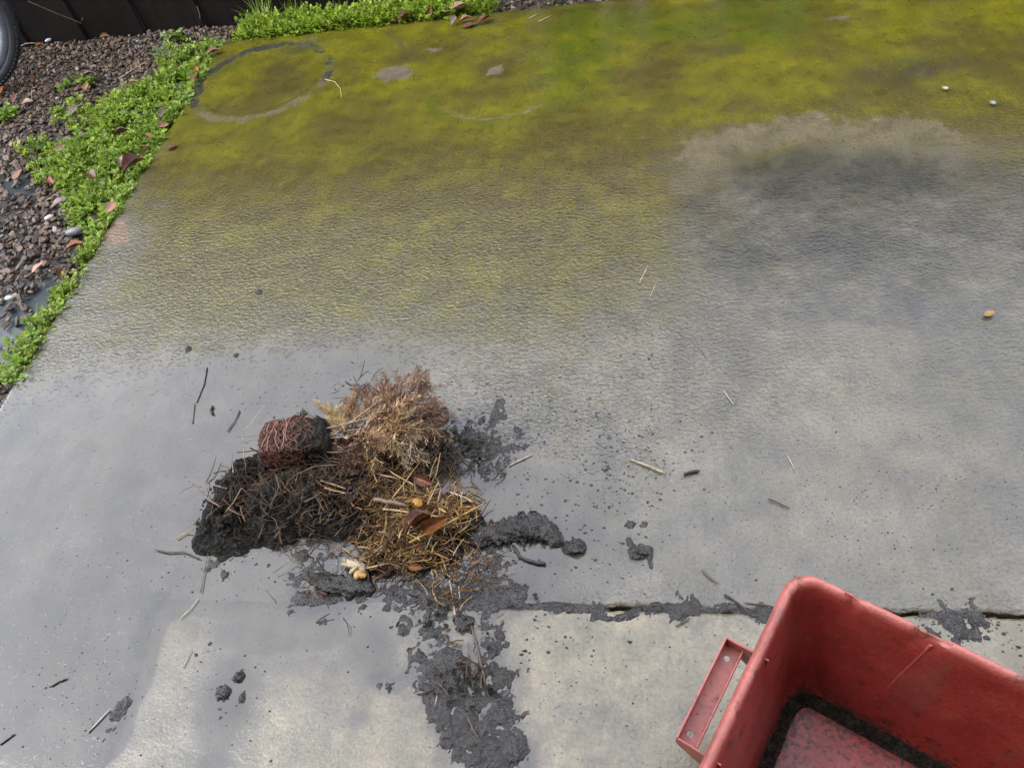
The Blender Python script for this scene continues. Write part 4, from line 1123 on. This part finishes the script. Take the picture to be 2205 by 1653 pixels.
# ================================================================== DEAD CONIFER WITH ITS ROOT BALL
def conifer():
    c0 = Vector(G(575, 955, .105)); c1 = Vector(G(715, 940, .105))
    ax = (c1-c0); ax.z = .0; L = ax.length; ax.normalize(); sd = Vector((-ax.y, ax.x, 0)); upv = Vector((0, 0, 1))
    root = empty('dead_conifer', (c0.x, c0.y, .04)); R0 = Vector((c0.x, c0.y, .04))
    tag(root, 'dead brown conifer seedling tipped over with its root ball', 'conifer')
    rad = .049; zc = .054
    # root ball: pot-shaped plug, squarish, rough
    mb = MB(); nu, nv = 44, 64; vs = []; fs = []
    for i in range(nu):
        t = i/(nu-1); endf = min(1, (t/.03))**.4 if t < .03 else (min(1, ((1-t)/.10))**.6 if t > .90 else 1)
        for j in range(nv):
            a = 2*math.pi*j/nv
            sq = 1/max(abs(math.cos(a)), abs(math.sin(a)))**.70
            nz = float(fbm(np.array(t*11), np.array(a*3.2), 4, 80, .65))
            r = rad*(.86+.12*t)*sq*max(endf, .05)*(1+(.18+.36*t)*nz)
            if t > .6: r *= 1-.35*(t-.6)*(1+nz)
            v = ax*(t*.150) + sd*(r*math.cos(a)) + upv*(r*.9*math.sin(a)+zc)
            vs.append(v)
    for i in range(nu-1):
        for j in range(nv): fs.append((i*nv+j, i*nv+(j+1) % nv, (i+1)*nv+(j+1) % nv, (i+1)*nv+j))
    fs.append(tuple(range(nv-1, -1, -1))); fs.append(tuple((nu-1)*nv+j for j in range(nv)))
    mb.add(vs, fs)
    ball = mb.build('root_ball', M['muck'], root, True)
    # matted red roots wrapped round the blunt end
    def surf(t, a, k=1.06):
        sq = 1/max(abs(math.cos(a)), abs(math.sin(a)))**.70
        r = rad*(.86+.12*t)*sq*k
        return ax*(t*.150) + sd*(r*math.cos(a)) + upv*(r*.9*math.sin(a)+zc)
    rm = MB()
    for k in range(620):
        t = abs(random.gauss(0, .30)); a = random.random()*6.28; da = random.uniform(.25, 1.1)*random.choice((-1, 1)); dt = random.gauss(0, .10)
        if t > .75: continue
        kk = random.uniform(1.0, 1.12); w = random.uniform(4, 14); am = random.uniform(.01, .06)
        pts = [surf(max(-.01, t+dt*q/7+am*math.sin(w*q/7+k)), a+da*q/7, kk+.02*math.sin(q*1.7+k)) for q in range(8)]
        c = random.choice(((.085, .034, .022), (.12, .050, .031), (.055, .022, .016), (.17, .085, .055)))
        rm.tube(pts, random.choice((.0005, .0006, .0009)), 4, c)
    for k in range(150):   # across the blunt end
        a = random.random()*6.28; r1 = random.uniform(.0, 1)
        pts = []
        for q in range(7):
            aa = a+q*.3*random.choice((1, 1, -1)); rr = rad*.9*(r1+random.uniform(-.15, .15)); rr = min(max(rr, 0), rad*1.0)
            pts.append(ax*(-.004-.004*random.random()) + sd*(rr*math.cos(aa)) + upv*(rr*.9*math.sin(aa)+zc))
        rm.tube(pts, .0008, 4, random.choice(((.085, .034, .022), (.12, .052, .032), (.055, .022, .016))))
    for k in range(60):
        t = random.uniform(-.02, .6); a = random.random()*6.28; p = surf(max(t, 0), a, 1.05); o_ = (p-(ax*(t*.150)+upv*zc)).normalized()
        d = (o_+Vector((random.gauss(0, .7), random.gauss(0, .7), random.gauss(0, .5)))).normalized(); l = random.uniform(.008, .028)
        rm.tube([p, p+d*l*.5+o_*.003, p+d*l+Vector((0, 0, -.004))], .0005, 3, random.choice(((.12, .055, .035), (.2, .11, .07), (.05, .03, .02))))
    tag(rm.build('root_mat', M['root'], ball, True), kind='stuff', label='matted rust red fine roots')
    for k, (t, a, da) in enumerate(((.34, 2.3, -1.7), (.30, 2.4, -1.2), (.12, 2.5, -2.2), (.42, 2.0, -1.5), (.05, 2.2, -1.4), (.22, 1.2, -2.0))):
        pts = [surf(t-.12*q/9*(1 if k % 2 else -.4)+.02*math.sin(q+k), a+da*q/9, 1.13) for q in range(10)]
        b = MB(); b.tube(pts, [.0011]*9+[.0006], 5, (.20, .105, .07)); b.build('root', M['root'], ball, True)
    # bare stems from the soil end into the foliage
    def W(px, py, z): return Vector(G(px, py, z))-R0
    stems = [[(640, 932, .098), (680, 927, .110), (722, 918, .125), (800, 898, .135), (880, 880, .125), (925, 872, .11)], [(650, 938, .092), (700, 935, .105), (760, 925, .115), (830, 915, .11)],
             [(645, 955, .085), (690, 945, .10), (740, 940, .108), (800, 930, .11), (860, 915, .115)], [(636, 972, .08), (680, 972, .092), (720, 974, .098), (780, 968, .10)], [(655, 944, .09), (720, 936, .11), (780, 890, .14), (850, 840, .15), (915, 800, .15)]]
    sv = []
    for s in stems:
        pts = [W(*q) for q in s]; b = MB(); n = len(pts)
        b.tube(pts, [.0026-.0018*i/(n-1) for i in range(n)], 6, (.24, .17, .12)); b.build('stem', M['straw'], root, True); sv.append(pts)
    # foliage: sprays of dead needles, tip pixel, height, colour
    cols = dict(t=(.46, .315, .185), y=(.52, .375, .190), b=(.27, .172, .112), p=(.34, .225, .152), g=(.38, .285, .185))
    br = [((722, 925), (712, 870), .11, .125, 'y'), ((730, 930), (700, 905), .11, .10, 'y'), ((745, 925), (720, 885), .12, .13, 'y'), ((760, 915), (770, 845), .12, .13, 't'), ((790, 905), (810, 835), .13, .14, 'b'), ((770, 910), (790, 860), .13, .14, 't'),
          ((820, 890), (850, 830), .135, .15, 'b'), ((850, 870), (880, 805), .14, .15, 'b'), ((880, 850), (918, 798), .14, .15, 'b'), ((830, 870), (835, 815), .14, .15, 'p'), ((860, 860), (900, 820), .14, .15, 'p'), ((880, 870), (915, 840), .13, .13, 'b'), ((800, 880), (822, 848), .14, .15, 't'),
          ((850, 885), (880, 850), .14, .14, 't'), ((780, 920), (850, 870), .13, .14, 't'), ((820, 905), (900, 870), .125, .13, 'p'), ((890, 885), (945, 868), .12, .11, 'b'), ((900, 890), (965, 885), .11, .09, 'b'), ((910, 890), (960, 910), .11, .08, 'b'), ((880, 900), (930, 880), .12, .12, 'p'),
          ((740, 940), (830, 925), .12, .125, 't'), ((790, 935), (830, 930), .12, .12, 'y'), ((800, 935), (870, 925), .12, .125, 't'), ((750, 960), (850, 935), .115, .12, 'b'), ((730, 960), (790, 985), .11, .10, 'b'), ((720, 950), (770, 1000), .105, .10, 'b'), ((740, 970), (760, 1010), .10, .095, 'b'),
          ((775, 935), (815, 970), .12, .11, 'y'), ((800, 965), (825, 1000), .11, .10, 'y'), ((850, 930), (840, 985), .125, .105, 'y'), ((870, 935), (860, 980), .125, .11, 'g'), ((870, 920), (905, 990), .12, .095, 'g'), ((880, 950), (890, 995), .115, .095, 'g'), ((905, 900), (915, 960), .115, .09, 'g'),
          ((930, 895), (935, 960), .10, .07, 'p'), ((920, 900), (945, 945), .10, .07, 'b'), ((830, 905), (880, 900), .13, .14, 'y'), ((870, 900), (890, 880), .13, .14, 'g'), ((790, 905), (870, 885), .13, .14, 't'), ((840, 900), (860, 860), .135, .145, 't'), ((760, 945), (820, 950), .115, .11, 'b'), ((740, 985), (790, 1005), .095, .09, 'b'), ((800, 870), (780, 835), .135, .14, 'b'), ((730, 905), (760, 880), .12, .13, 't'),
          ((760, 900), (745, 870), .12, .13, 't'), ((895, 860), (925, 825), .13, .13, 'b'), ((840, 850), (860, 812), .145, .15, 'b'), ((815, 925), (850, 960), .12, .115, 't'), ((850, 905), (900, 930), .125, .12, 't')]
    def needle_run(nd, pts, D, sidev, nv_, L, col, sc=1.0):
        N = int(L/.0026)
        for i in range(N):
            u = (i+random.random())/N; m = len(pts)-1; k = min(m-1, int(u*m)); p = pts[k].lerp(pts[k+1], u*m-k)
            for ang in (random.gauss(0, .4), math.pi+random.gauss(0, .4), random.gauss(1.57, .8)):
                out = sidev*math.cos(ang)+nv_*math.sin(ang)
                d = (out*random.uniform(.8, 1.05)+D*random.uniform(.35, .8)).normalized()
                ln = random.uniform(.013, .020)*(1-.35*u**3)*sc; w = D.cross(out)
                w = w.normalized()*.0010 if w.length > 1e-4 else sidev*.0010
                cc = vary(col, .6, 1.2); tip = p+d*ln+D*ln*.15; m_ = p+d*ln*.55
                nd.add([p-w*.6, p+w*.6, m_+w, tip, m_-w], [(0, 1, 2, 4), (4, 2, 3)], cc)
    for (a, b, za, zb, cn) in br:
        A = W(a[0], a[1], za); B = W(b[0], b[1], zb); D = B-A; L = D.length; D.normalize(); col = cols[cn]
        sidev = D.cross(upv); sidev = sidev.normalized() if sidev.length > 1e-3 else Vector((1, 0, 0)); nv_ = sidev.cross(D)
        sag = random.uniform(-.006, .008)
        pts = [A.lerp(B, q/6)+upv*(sag*math.sin(math.pi*q/6))+sidev*(.004*math.sin(q+L*90)) for q in range(7)]
        t = MB(); t.tube(pts, [.0014-.0008*q/6 for q in range(7)], 5, tuple(c*.7 for c in col)); nd = MB()
        needle_run(nd, pts, D, sidev, nv_, L, col)
        for q in range(3):   # side shoots
            u = random.uniform(.15, .75); sg = random.choice((-1, 1)); p0 = pts[int(u*6)]
            d2 = (D+sidev*sg*random.uniform(.6, 1.1)+nv_*random.gauss(.15, .35)).normalized(); l2 = random.uniform(.025, .05)
            ps = [p0.lerp(p0+d2*l2, k/3) for k in range(4)]
            t.tube(ps, [.0009, .0008, .0007, .0005], 4, tuple(c*.7 for c in col))
            s2 = d2.cross(upv); s2 = s2.normalized() if s2.length > 1e-3 else sidev
            needle_run(nd, ps, d2, s2, s2.cross(d2), l2, vary(col, .8, 1.1), .9)
        tw = t.build('branch', M['straw'], root, True)
        tag(nd.build('needles', M['needles'], tw), kind='stuff')
conifer()

# ================================================================== MUD ON THE CONCRETE
mx_ = np.arange(-1.04, .74, .0034); my_ = np.arange(.16, 1.16, .0034)
MX, MY = np.meshgrid(mx_, my_)
n_lo = fbm(MX*9, MY*9, 4, 90, .55); n_mid = fbm(MX*34, MY*34, 4, 91, .6); n_hi = pnoise(MX*110, MY*110, 92)
def mpoly(pts, soft): return sstep(-soft, soft, poly_sd(MX, MY, PX(pts)))
mask = np.zeros_like(MX)
def mud_add(m, k): 
    global mask
    mask = np.maximum(mask, m*k)
for pts_, soft_, k_ in MUD_POLYS: mud_add(mpoly(pts_, soft_), k_)
crack = PX([(1085, 1306), (1130, 1298), (1200, 1305), (1280, 1312), (1330, 1332), (1380, 1312), (1440, 1305), (1500, 1312), (1560, 1305), (1660, 1318), (1760, 1325)])
mud_add(sstep(.016, .004, line_d(MX, MY, crack)+.004*n_mid), .60)
for px, py, r in ((1290, 1318), (1315, 1330), (1490, 1305), (1470, 1312), (1650, 1322), (2085, 1345)) and [(1290, 1318, .022), (1318, 1331, .016), (1490, 1303, .026), (1465, 1318, .018), (1640, 1322, .02), (2080, 1345, .04), (1360, 1185, .016), (1355, 1128, .018), (1385, 1130, .012), (1355, 1165, .015), (475, 1490, .018), (512, 1455, .014), (520, 1505, .012), (480, 1240, .012), (455, 1215, .02), (250, 1540, .02), (265, 1515, .016), (240, 1570, .016), (700, 1335, .02), (740, 1180, .03), (650, 1195, .02), (660, 1235, .025), (880, 1340, .03), (870, 1360, .022)]:
    mud_add(blob(MX, MY, g2(px, py), r), .85)
for px, py, r in ((985, 1365, .022), (1020, 1415, .02), (870, 1472, .02), (905, 1345, .02), (1085, 1425, .012), (960, 1330, .025), (760, 1205, .035), (820, 1345, .02)):
    mask = mask*(1-.75*blob(MX, MY, g2(px, py), r))
hm = mask + .60*n_lo + 1.0*n_mid - .47
hmz = np.clip(hm, 0, 1)**.7*.0052*(.75+.5*mask) + np.where(hm > .02, .0022*n_hi+.0068*np.abs(pnoise(MX*42, MY*42, 93))-.0022, 0)
cellmax = np.maximum.reduce([hm[:-1, :-1], hm[1:, :-1], hm[:-1, 1:], hm[1:, 1:]])
kp = (cellmax > -.35) & (np.maximum.reduce([mask[:-1, :-1], mask[1:, 1:]]) > .03)
mz = slab_z(MX, MY)+np.where(hm > 0, hmz, hm*.016)
o = obj('mud', grid_mesh('mud', MX, MY, mz, kp), M['mud']); tag(o, 'thin black mud smeared and splashed over the concrete round the heap', 'mud', kind='stuff')
# splashed specks
sp = MB()
def speck(x, y, r, h):
    n = 7; ph = [random.uniform(.6, 1.25) for _ in range(n)]; a0 = random.random()*6.28; st = random.uniform(.55, 1)
    z = float(slab_z(np.array(x), np.array(y)))-.0008
    vs = [(x+r*ph[i]*math.cos(a0+6.283*i/n), y+r*st*ph[i]*math.sin(a0+6.283*i/n), z) for i in range(n)]
    vs += [(x+r*.65*ph[i]*math.cos(a0+6.283*i/n), y+r*.65*st*ph[i]*math.sin(a0+6.283*i/n), z+h*.8) for i in range(n)] + [(x, y, z+h)]
    fs = [(i, (i+1) % n, n+(i+1) % n, n+i) for i in range(n)]+[(n+i, n+(i+1) % n, 2*n) for i in range(n)]
    sp.add(vs, fs)
for px, py, s1, s2, nn, rmax in ((1150, 1060, 150, 110, 300, .006), (1330, 960, 90, 130, 380, .0055), (700, 1200, 170, 60, 130, .006), (480, 1230, 110, 70, 70, .005), (200, 1250, 160, 160, 300, .0036), (1000, 1350, 130, 70, 110, .006), (1600, 1120, 220, 130, 420, .0034),
                                (1950, 1100, 180, 140, 420, .0034), (750, 860, 150, 40, 110, .006), (1250, 1450, 150, 110, 60, .0035), (480, 1480, 60, 80, 35, .006), (150, 1500, 100, 90, 200, .0038), (1100, 880, 60, 50, 80, .006), (2060, 1370, 90, 25, 60, .006)):
    for _ in range(nn):
        a, b = random.gauss(px, s1), random.gauss(py, s2)
        if b > 1670 or a < -30 or a > 2230: continue
        p = G(a, b); 
        if hz(p[0], p[1]) > .004: continue
        r = random.uniform(.0016, rmax)*random.uniform(.5, 1); speck(p[0], p[1], r, r*random.uniform(.35, .7))
o = sp.build('mud_specks', M['mud'], None, True); tag(o, 'black mud specks and grit splashed across the wet concrete', 'mud', kind='stuff')
# clods one can pick up
def clod(path, rs, label, name='mud_clod', flat=.62, seed=0):
    P3 = [Vector((*g2(*p), 0)) for p in path]; Q = []; R_ = []; m = 10
    for i in range(len(P3)-1):
        for k in range(m):
            t = k/m; Q.append(P3[i].lerp(P3[i+1], t)); R_.append(rs[i]*(1-t)+rs[i+1]*t)
    Q.append(P3[-1]); R_.append(rs[-1])
    Q.insert(0, P3[0]+(P3[0]-P3[1]).normalized()*rs[0]*.6); R_.insert(0, rs[0]*.35); Q.append(P3[-1]+(P3[-1]-P3[-2]).normalized()*rs[-1]*.7); R_.append(rs[-1]*.35)
    base = P3[0].copy(); n = 28; vs = []; fs = []
    for i, (p, r) in enumerate(zip(Q, R_)):
        t = (Q[min(i+1, len(Q)-1)]-Q[max(i-1, 0)]).normalized(); s = Vector((-t.y, t.x, 0))
        for j in range(n):
            a = 2*math.pi*j/n
            k = 1+.95*float(fbm(np.array((p.x+.3*math.cos(a)*r*4)*60.), np.array((p.y+r*math.sin(a)*2)*60.), 4, 100+seed, .65))
            v = p+s*(r*k*math.cos(a)); v.z = max(-.002, r*flat*k*(math.sin(a)+.45)); vs.append(v-base)
    for i in range(len(Q)-1):
        for j in range(n): fs.append((i*n+j, i*n+(j+1) % n, (i+1)*n+(j+1) % n, (i+1)*n+j))
    fs.append(tuple(range(n-1, -1, -1))); fs.append(tuple((len(Q)-1)*n+j for j in range(n)))
    mb = MB(); mb.add(vs, fs); o = mb.build(name, M['mud'], None, True, base); tag(o, label, 'mud', 'mud clods'); return o
clod([(1020, 1162), (1065, 1152), (1110, 1142), (1150, 1138), (1180, 1150), (1205, 1168)], [.022, .024, .026, .030, .022, .013], 'long grey mud ridge trailing right from the heap', 'mud_ridge', seed=1)
clod([(1215, 1180), (1235, 1180), (1252, 1176)], [.010, .017, .014], 'round mud lump at the end of the mud ridge', seed=2)
clod([(1362, 1194), (1382, 1188), (1400, 1182)], [.010, .013, .008], 'loose mud clod with a trailing root on clear concrete', seed=3)
clod([(1400, 1183), (1398, 1200), (1402, 1222)], [.006, .005, .003], 'thin mud string hanging from the loose clod', seed=4)
clod([(670, 1245), (710, 1258), (760, 1265), (800, 1268)], [.010, .018, .02, .014], 'elongated mud roll under the cream root', seed=5)
clod([(470, 1493), (488, 1488)], [.008, .012], 'small mud clod on the nearer slab', seed=6)
clod([(512, 1455), (516, 1462)], [.010, .009], 'smallest mud blob above the clod on the nearer slab', seed=7)
clod([(555, 628), (560, 632)], [.008, .007], 'brown dirt crumb alone on the wet patio under the algae', seed=8)
clod([(405, 752), (409, 754)], [.009, .007], 'reddish dirt crumb on the left of the wet patio', seed=9)
clod([(507, 765), (510, 767)], [.006, .006], 'tiny dark crumb beside the reddish crumb', seed=10)
clod([(650, 888), (660, 890)], [.007, .006], 'pea sized crumb behind the root ball', seed=11)
clod([(985, 1330), (1000, 1345), (1015, 1335)], [.010, .014, .010], 'mud lump where the smear meets the joint', seed=12)

# ================================================================== RED RECYCLING BOX
def red_box():
    H = .30; TH = RAD(-29.6)
    cor = np.array(g2(1703, 1241, H)); u = np.array([math.cos(TH), math.sin(TH)]); w = np.array([u[1], -u[0]])
    LX, LY = .575, .395
    # the sharp corner of the rim rectangle lies a little outside the rounded one
    cor = cor - u*.004 - w*.024
    cen = cor+u*LX/2+w*LY/2
    root = empty('recycling_box', (cen[0], cen[1], 0), TH)
    tag(root, 'faded red plastic recycling box standing open on the nearer slab', 'box')
    NC, NS = 10, 46
    def rrect(d, r, z):
        hx_, hy_ = LX/2-d, LY/2-d; P = []
        cs = [(hx_-r, hy_-r, 0), (-hx_+r, hy_-r, 90), (-hx_+r, -hy_+r, 180), (hx_-r, -hy_+r, 270)]
        for q, (cx, cy, a0) in enumerate(cs):
            for k in range(NC+1):
                a = RAD(a0+90*k/NC); P.append((cx+r*math.cos(a), cy+r*math.sin(a), z))
            nx_, ny_, na = cs[(q+1) % 4]; a = RAD(na)
            e0 = np.array(P[-1]); e1 = np.array((nx_+r*math.cos(a), ny_+r*math.sin(a), z))
            for k in range(1, NS): P.append(tuple(e0+(e1-e0)*k/NS))
        return P
    # rings from the outside foot, up over the rim and down to the floor: inset, z, corner radius, dirt, wear
    prof = [(.070, .0, .035, .5, 0), (.056, .008, .042, .4, .1), (.034, .14, .045, .25, .2), (.0125, .262, .038, .1, .4), (.002, .262, .041, .1, .7), (.0, .266, .042, .1, .9), (.0, .284, .042, .05, 1.0), (.0015, .292, .041, .0, 1), (.0045, .298, .040, .0, 1),
            (.0085, .300, .038, .0, 1.0), (.0125, .2985, .036, .02, .9), (.0160, .294, .034, .10, .5), (.0180, .286, .033, .2, .15), (.0205, .272, .033, .22, .05), (.027, .240, .034, .2, .10), (.039, .18, .043, .22, .08), (.052, .12, .042, .24, .02), (.060, .07, .041, .34, 0), (.066, .035, .040, .48, 0), (.072, .020, .034, .75, 0), (.078, .014, .030, .9, 0),
            (.088, .014, .026, .85, 0), (.092, .0155, .024, .58, .1), (.104, .0165, .022, .47, .04), (.15, .0170, .012, .40, .04)]
    notch = [('top', .175, .215), ('top', .345, .385), ('left', .050, .062), ('left', .11, .12), ('left', .235, .245), ('top', .09, .10)]
    vs = []; dirt = []; wear = []; fs = []
    for pi_, (d, z, r, di, we) in enumerate(prof):
        P = rrect(d, r, z)
        for (x, y, zz) in P:
            # shallow notches cut in the rim lip of the far long side and the handle side
            if 4 <= pi_ <= 12:
                for sd_, a, b in notch:
                    if (sd_ == 'top' and y > LY/2-.03 and a < x+LX/2 < b): 
                        if pi_ >= 6: zz -= .006
                        if pi_ in (10, 11, 12): y += .006
                    if (sd_ == 'left' and x < -LX/2+.03 and a < LY/2-y < b) and pi_ >= 8: zz -= .0025
            vs.append((x, y, zz)); dirt.append(di); wear.append(we)
    n = len(P)
    for k in range(len(prof)-1):
        for i in range(n): fs.append((k*n+i, k*n+(i+1) % n, (k+1)*n+(i+1) % n, (k+1)*n+i))
    fs.append(tuple((len(prof)-1)*n+i for i in range(n))); fs.append(tuple(range(n-1, -1, -1)))
    def bld(name, vs, fs, dirt, wear, smooth=True, parent=root):
        me = bpy.data.meshes.new(name); me.from_pydata([tuple(map(float, v)) for v in vs], [], fs)
        for nm, a in (('dirt', dirt), ('wear', wear)):
            t = me.attributes.new(nm, 'FLOAT', 'POINT'); t.data.foreach_set('value', np.array(a, np.float32))
        if smooth: me.shade_smooth()
        o = obj(name, me, M['red'], parent); return o
    body = bld('body', vs, fs, dirt, wear)
    m = body.modifiers.new('es', 'EDGE_SPLIT'); m.split_angle = RAD(50)
    # raised mould seams on the inner wall of the long side
    def plate(name, corners, th, dirt=.1, wear=.7, parent=root, bev=.0012):
        mb = MB(); mb.add(corners, [(0, 3, 2, 1), (4, 5, 6, 7), (0, 1, 5, 4), (1, 2, 6, 5), (2, 3, 7, 6), (3, 0, 4, 7)])
        o = bld(name, mb.v, mb.f, [dirt]*8, [wear]*8, False, parent)
        b = o.modifiers.new('bev', 'BEVEL'); b.width = bev; b.segments = 2
        return o
    def wall_pt(x, z, off):   # on the inner face of the far long side
        zs = [p[1] for p in prof[12:20]]; ds = [p[0] for p in prof[12:20]]
        d = float(np.interp(z, zs[::-1], ds[::-1])); return (x, LY/2-d-off, z)
    for xx, x2 in ((-.085, -.105),):
        a = [wall_pt(xx-.0025, .285, -.002), wall_pt(xx+.0025, .285, -.002), wall_pt(x2+.0025, .10, -.002), wall_pt(x2-.0025, .10, -.002)]
        b = [wall_pt(xx-.001, .285, .0008), wall_pt(xx+.001, .285, .0008), wall_pt(x2+.001, .10, .0004), wall_pt(x2-.001, .10, .0004)]
        plate('seam', a+b, .002, .12, .5, body, .0005)
    # handle on the short side: two brackets carrying an open trough with two drain holes
    x0 = -LX/2+.024; xo = -LX/2-.040; ya, yb = LY/2-.150, LY/2-.310; zt = .283; zb = .258
    hd = empty('handle', (0, 0, 0)); hd.parent = root
    def bx(name, lo, hi, dirt=.1, wear=.75, bev=.001):
        c = [(lo[0], lo[1], lo[2]), (hi[0], lo[1], lo[2]), (hi[0], hi[1], lo[2]), (lo[0], hi[1], lo[2]), (lo[0], lo[1], hi[2]), (hi[0], lo[1], hi[2]), (hi[0], hi[1], hi[2]), (lo[0], hi[1], hi[2])]
        return plate(name, c, 0, dirt, wear, hd, bev)
    for y_, nm in ((ya, 'bracket'), (yb, 'bracket')):
        # gusset: deep at the wall, shallow at the outer end
        t = .0016; c = [(xo+.001, y_-t, zb-.002), (x0, y_-t, zb-.06), (x0, y_+t, zb-.06), (xo+.001, y_+t, zb-.002), (xo+.001, y_-t, zt), (x0, y_-t, zt), (x0, y_+t, zt), (xo+.001, y_+t, zt)]
        plate(nm, c, 0, .08, .8, hd)
    bx('outer_wall', (xo-.0018, yb, zb-.006), (xo+.0012, ya, zt+.0015), .05, .95)
    xi = xo+.027
    bx('inner_lip', (xi-.0013, yb, zb-.001), (xi+.0013, ya, zb+.012), .05, .9)
    # trough floor with two round holes
    fl_v = []; fl_f = []
    def hole_cell(yc0, yc1, hole):
        if not hole:
            b = len(fl_v); fl_v.extend([(xo, yc0, zb), (xi, yc0, zb), (xi, yc1, zb), (xo, yc1, zb)]); fl_f.append((b, b+1, b+2, b+3)); return
        cx, cy = (xo+xi)/2-.002, (yc0+yc1)/2; rr = .0046; N = 16; b = len(fl_v)
        for k in range(N):
            a = 2*math.pi*(k+.5)/N; c_, s_ = math.cos(a), math.sin(a)
            k_ = min(((xi-cx) if c_ > 0 else (cx-xo))/max(abs(c_), 1e-6), ((yc1-cy) if s_ > 0 else (cy-yc0))/max(abs(s_), 1e-6))
            fl_v.append((cx+c_*rr, cy+s_*rr, zb)); fl_v.append((cx+c_*k_, cy+s_*k_, zb))
        for k in range(N):
            k2 = (k+1) % N; fl_f.append((b+2*k, b+2*k+1, b+2*k2+1, b+2*k2))
        # close the four corners
        for sx, sy in ((1, 1), (-1, 1), (-1, -1), (1, -1)):
            X_ = xi if sx > 0 else xo; Y_ = yc1 if sy > 0 else yc0; c0 = len(fl_v); fl_v.append((X_, Y_, zb))
            best = sorted(range(N), key=lambda k: (fl_v[b+2*k+1][0]-X_)**2+(fl_v[b+2*k+1][1]-Y_)**2)[:2]
            fl_f.append((c0, b+2*best[0]+1, b+2*best[1]+1))
    cuts = [yb, yb+.006, yb+.032, ya-.032, ya-.006, ya]
    for k in range(5): hole_cell(cuts[k], cuts[k+1], k in (1, 3))
    fl = bld('trough', fl_v, fl_f, [.30]*len(fl_v), [.65]*len(fl_v), False, hd)
    so = fl.modifiers.new('sol', 'SOLIDIFY'); so.thickness = .0022
    # second handle on the far short side
    # sludge left in the gutter round the floor
    mb = MB(); rings = [(.065, .032), (.070, .025), (.075, .0215), (.082, .0205), (.088, .0185), (.095, .0130)]
    for q, (d, z) in enumerate(rings):
        P = rrect(d, max(.045-d*.25, .012), z); n = len(P); out = []
        for i, (x, y, zz) in enumerate(P):
            nz = float(fbm(np.array(x*45.), np.array(y*45.), 3, 120)); k = 1+.0
            out.append((x*(1+.05*nz*(q in (0, 5))), y*(1+.05*nz*(q in (0, 5))), zz+(.006*nz if 0 < q < 5 else -.001)))
        b = len(mb.v); mb.add(out, [])
        if q:
            for i in range(n): mb.f.append((b-n+i, b-n+(i+1) % n, b+(i+1) % n, b+i))
    o = mb.build('sludge_residue', M['muck'], None, True, (cen[0], cen[1], 0)); o.rotation_euler = (0, 0, TH)
    tag(o, 'black sludge left round the floor inside the red box', 'mud')
red_box()
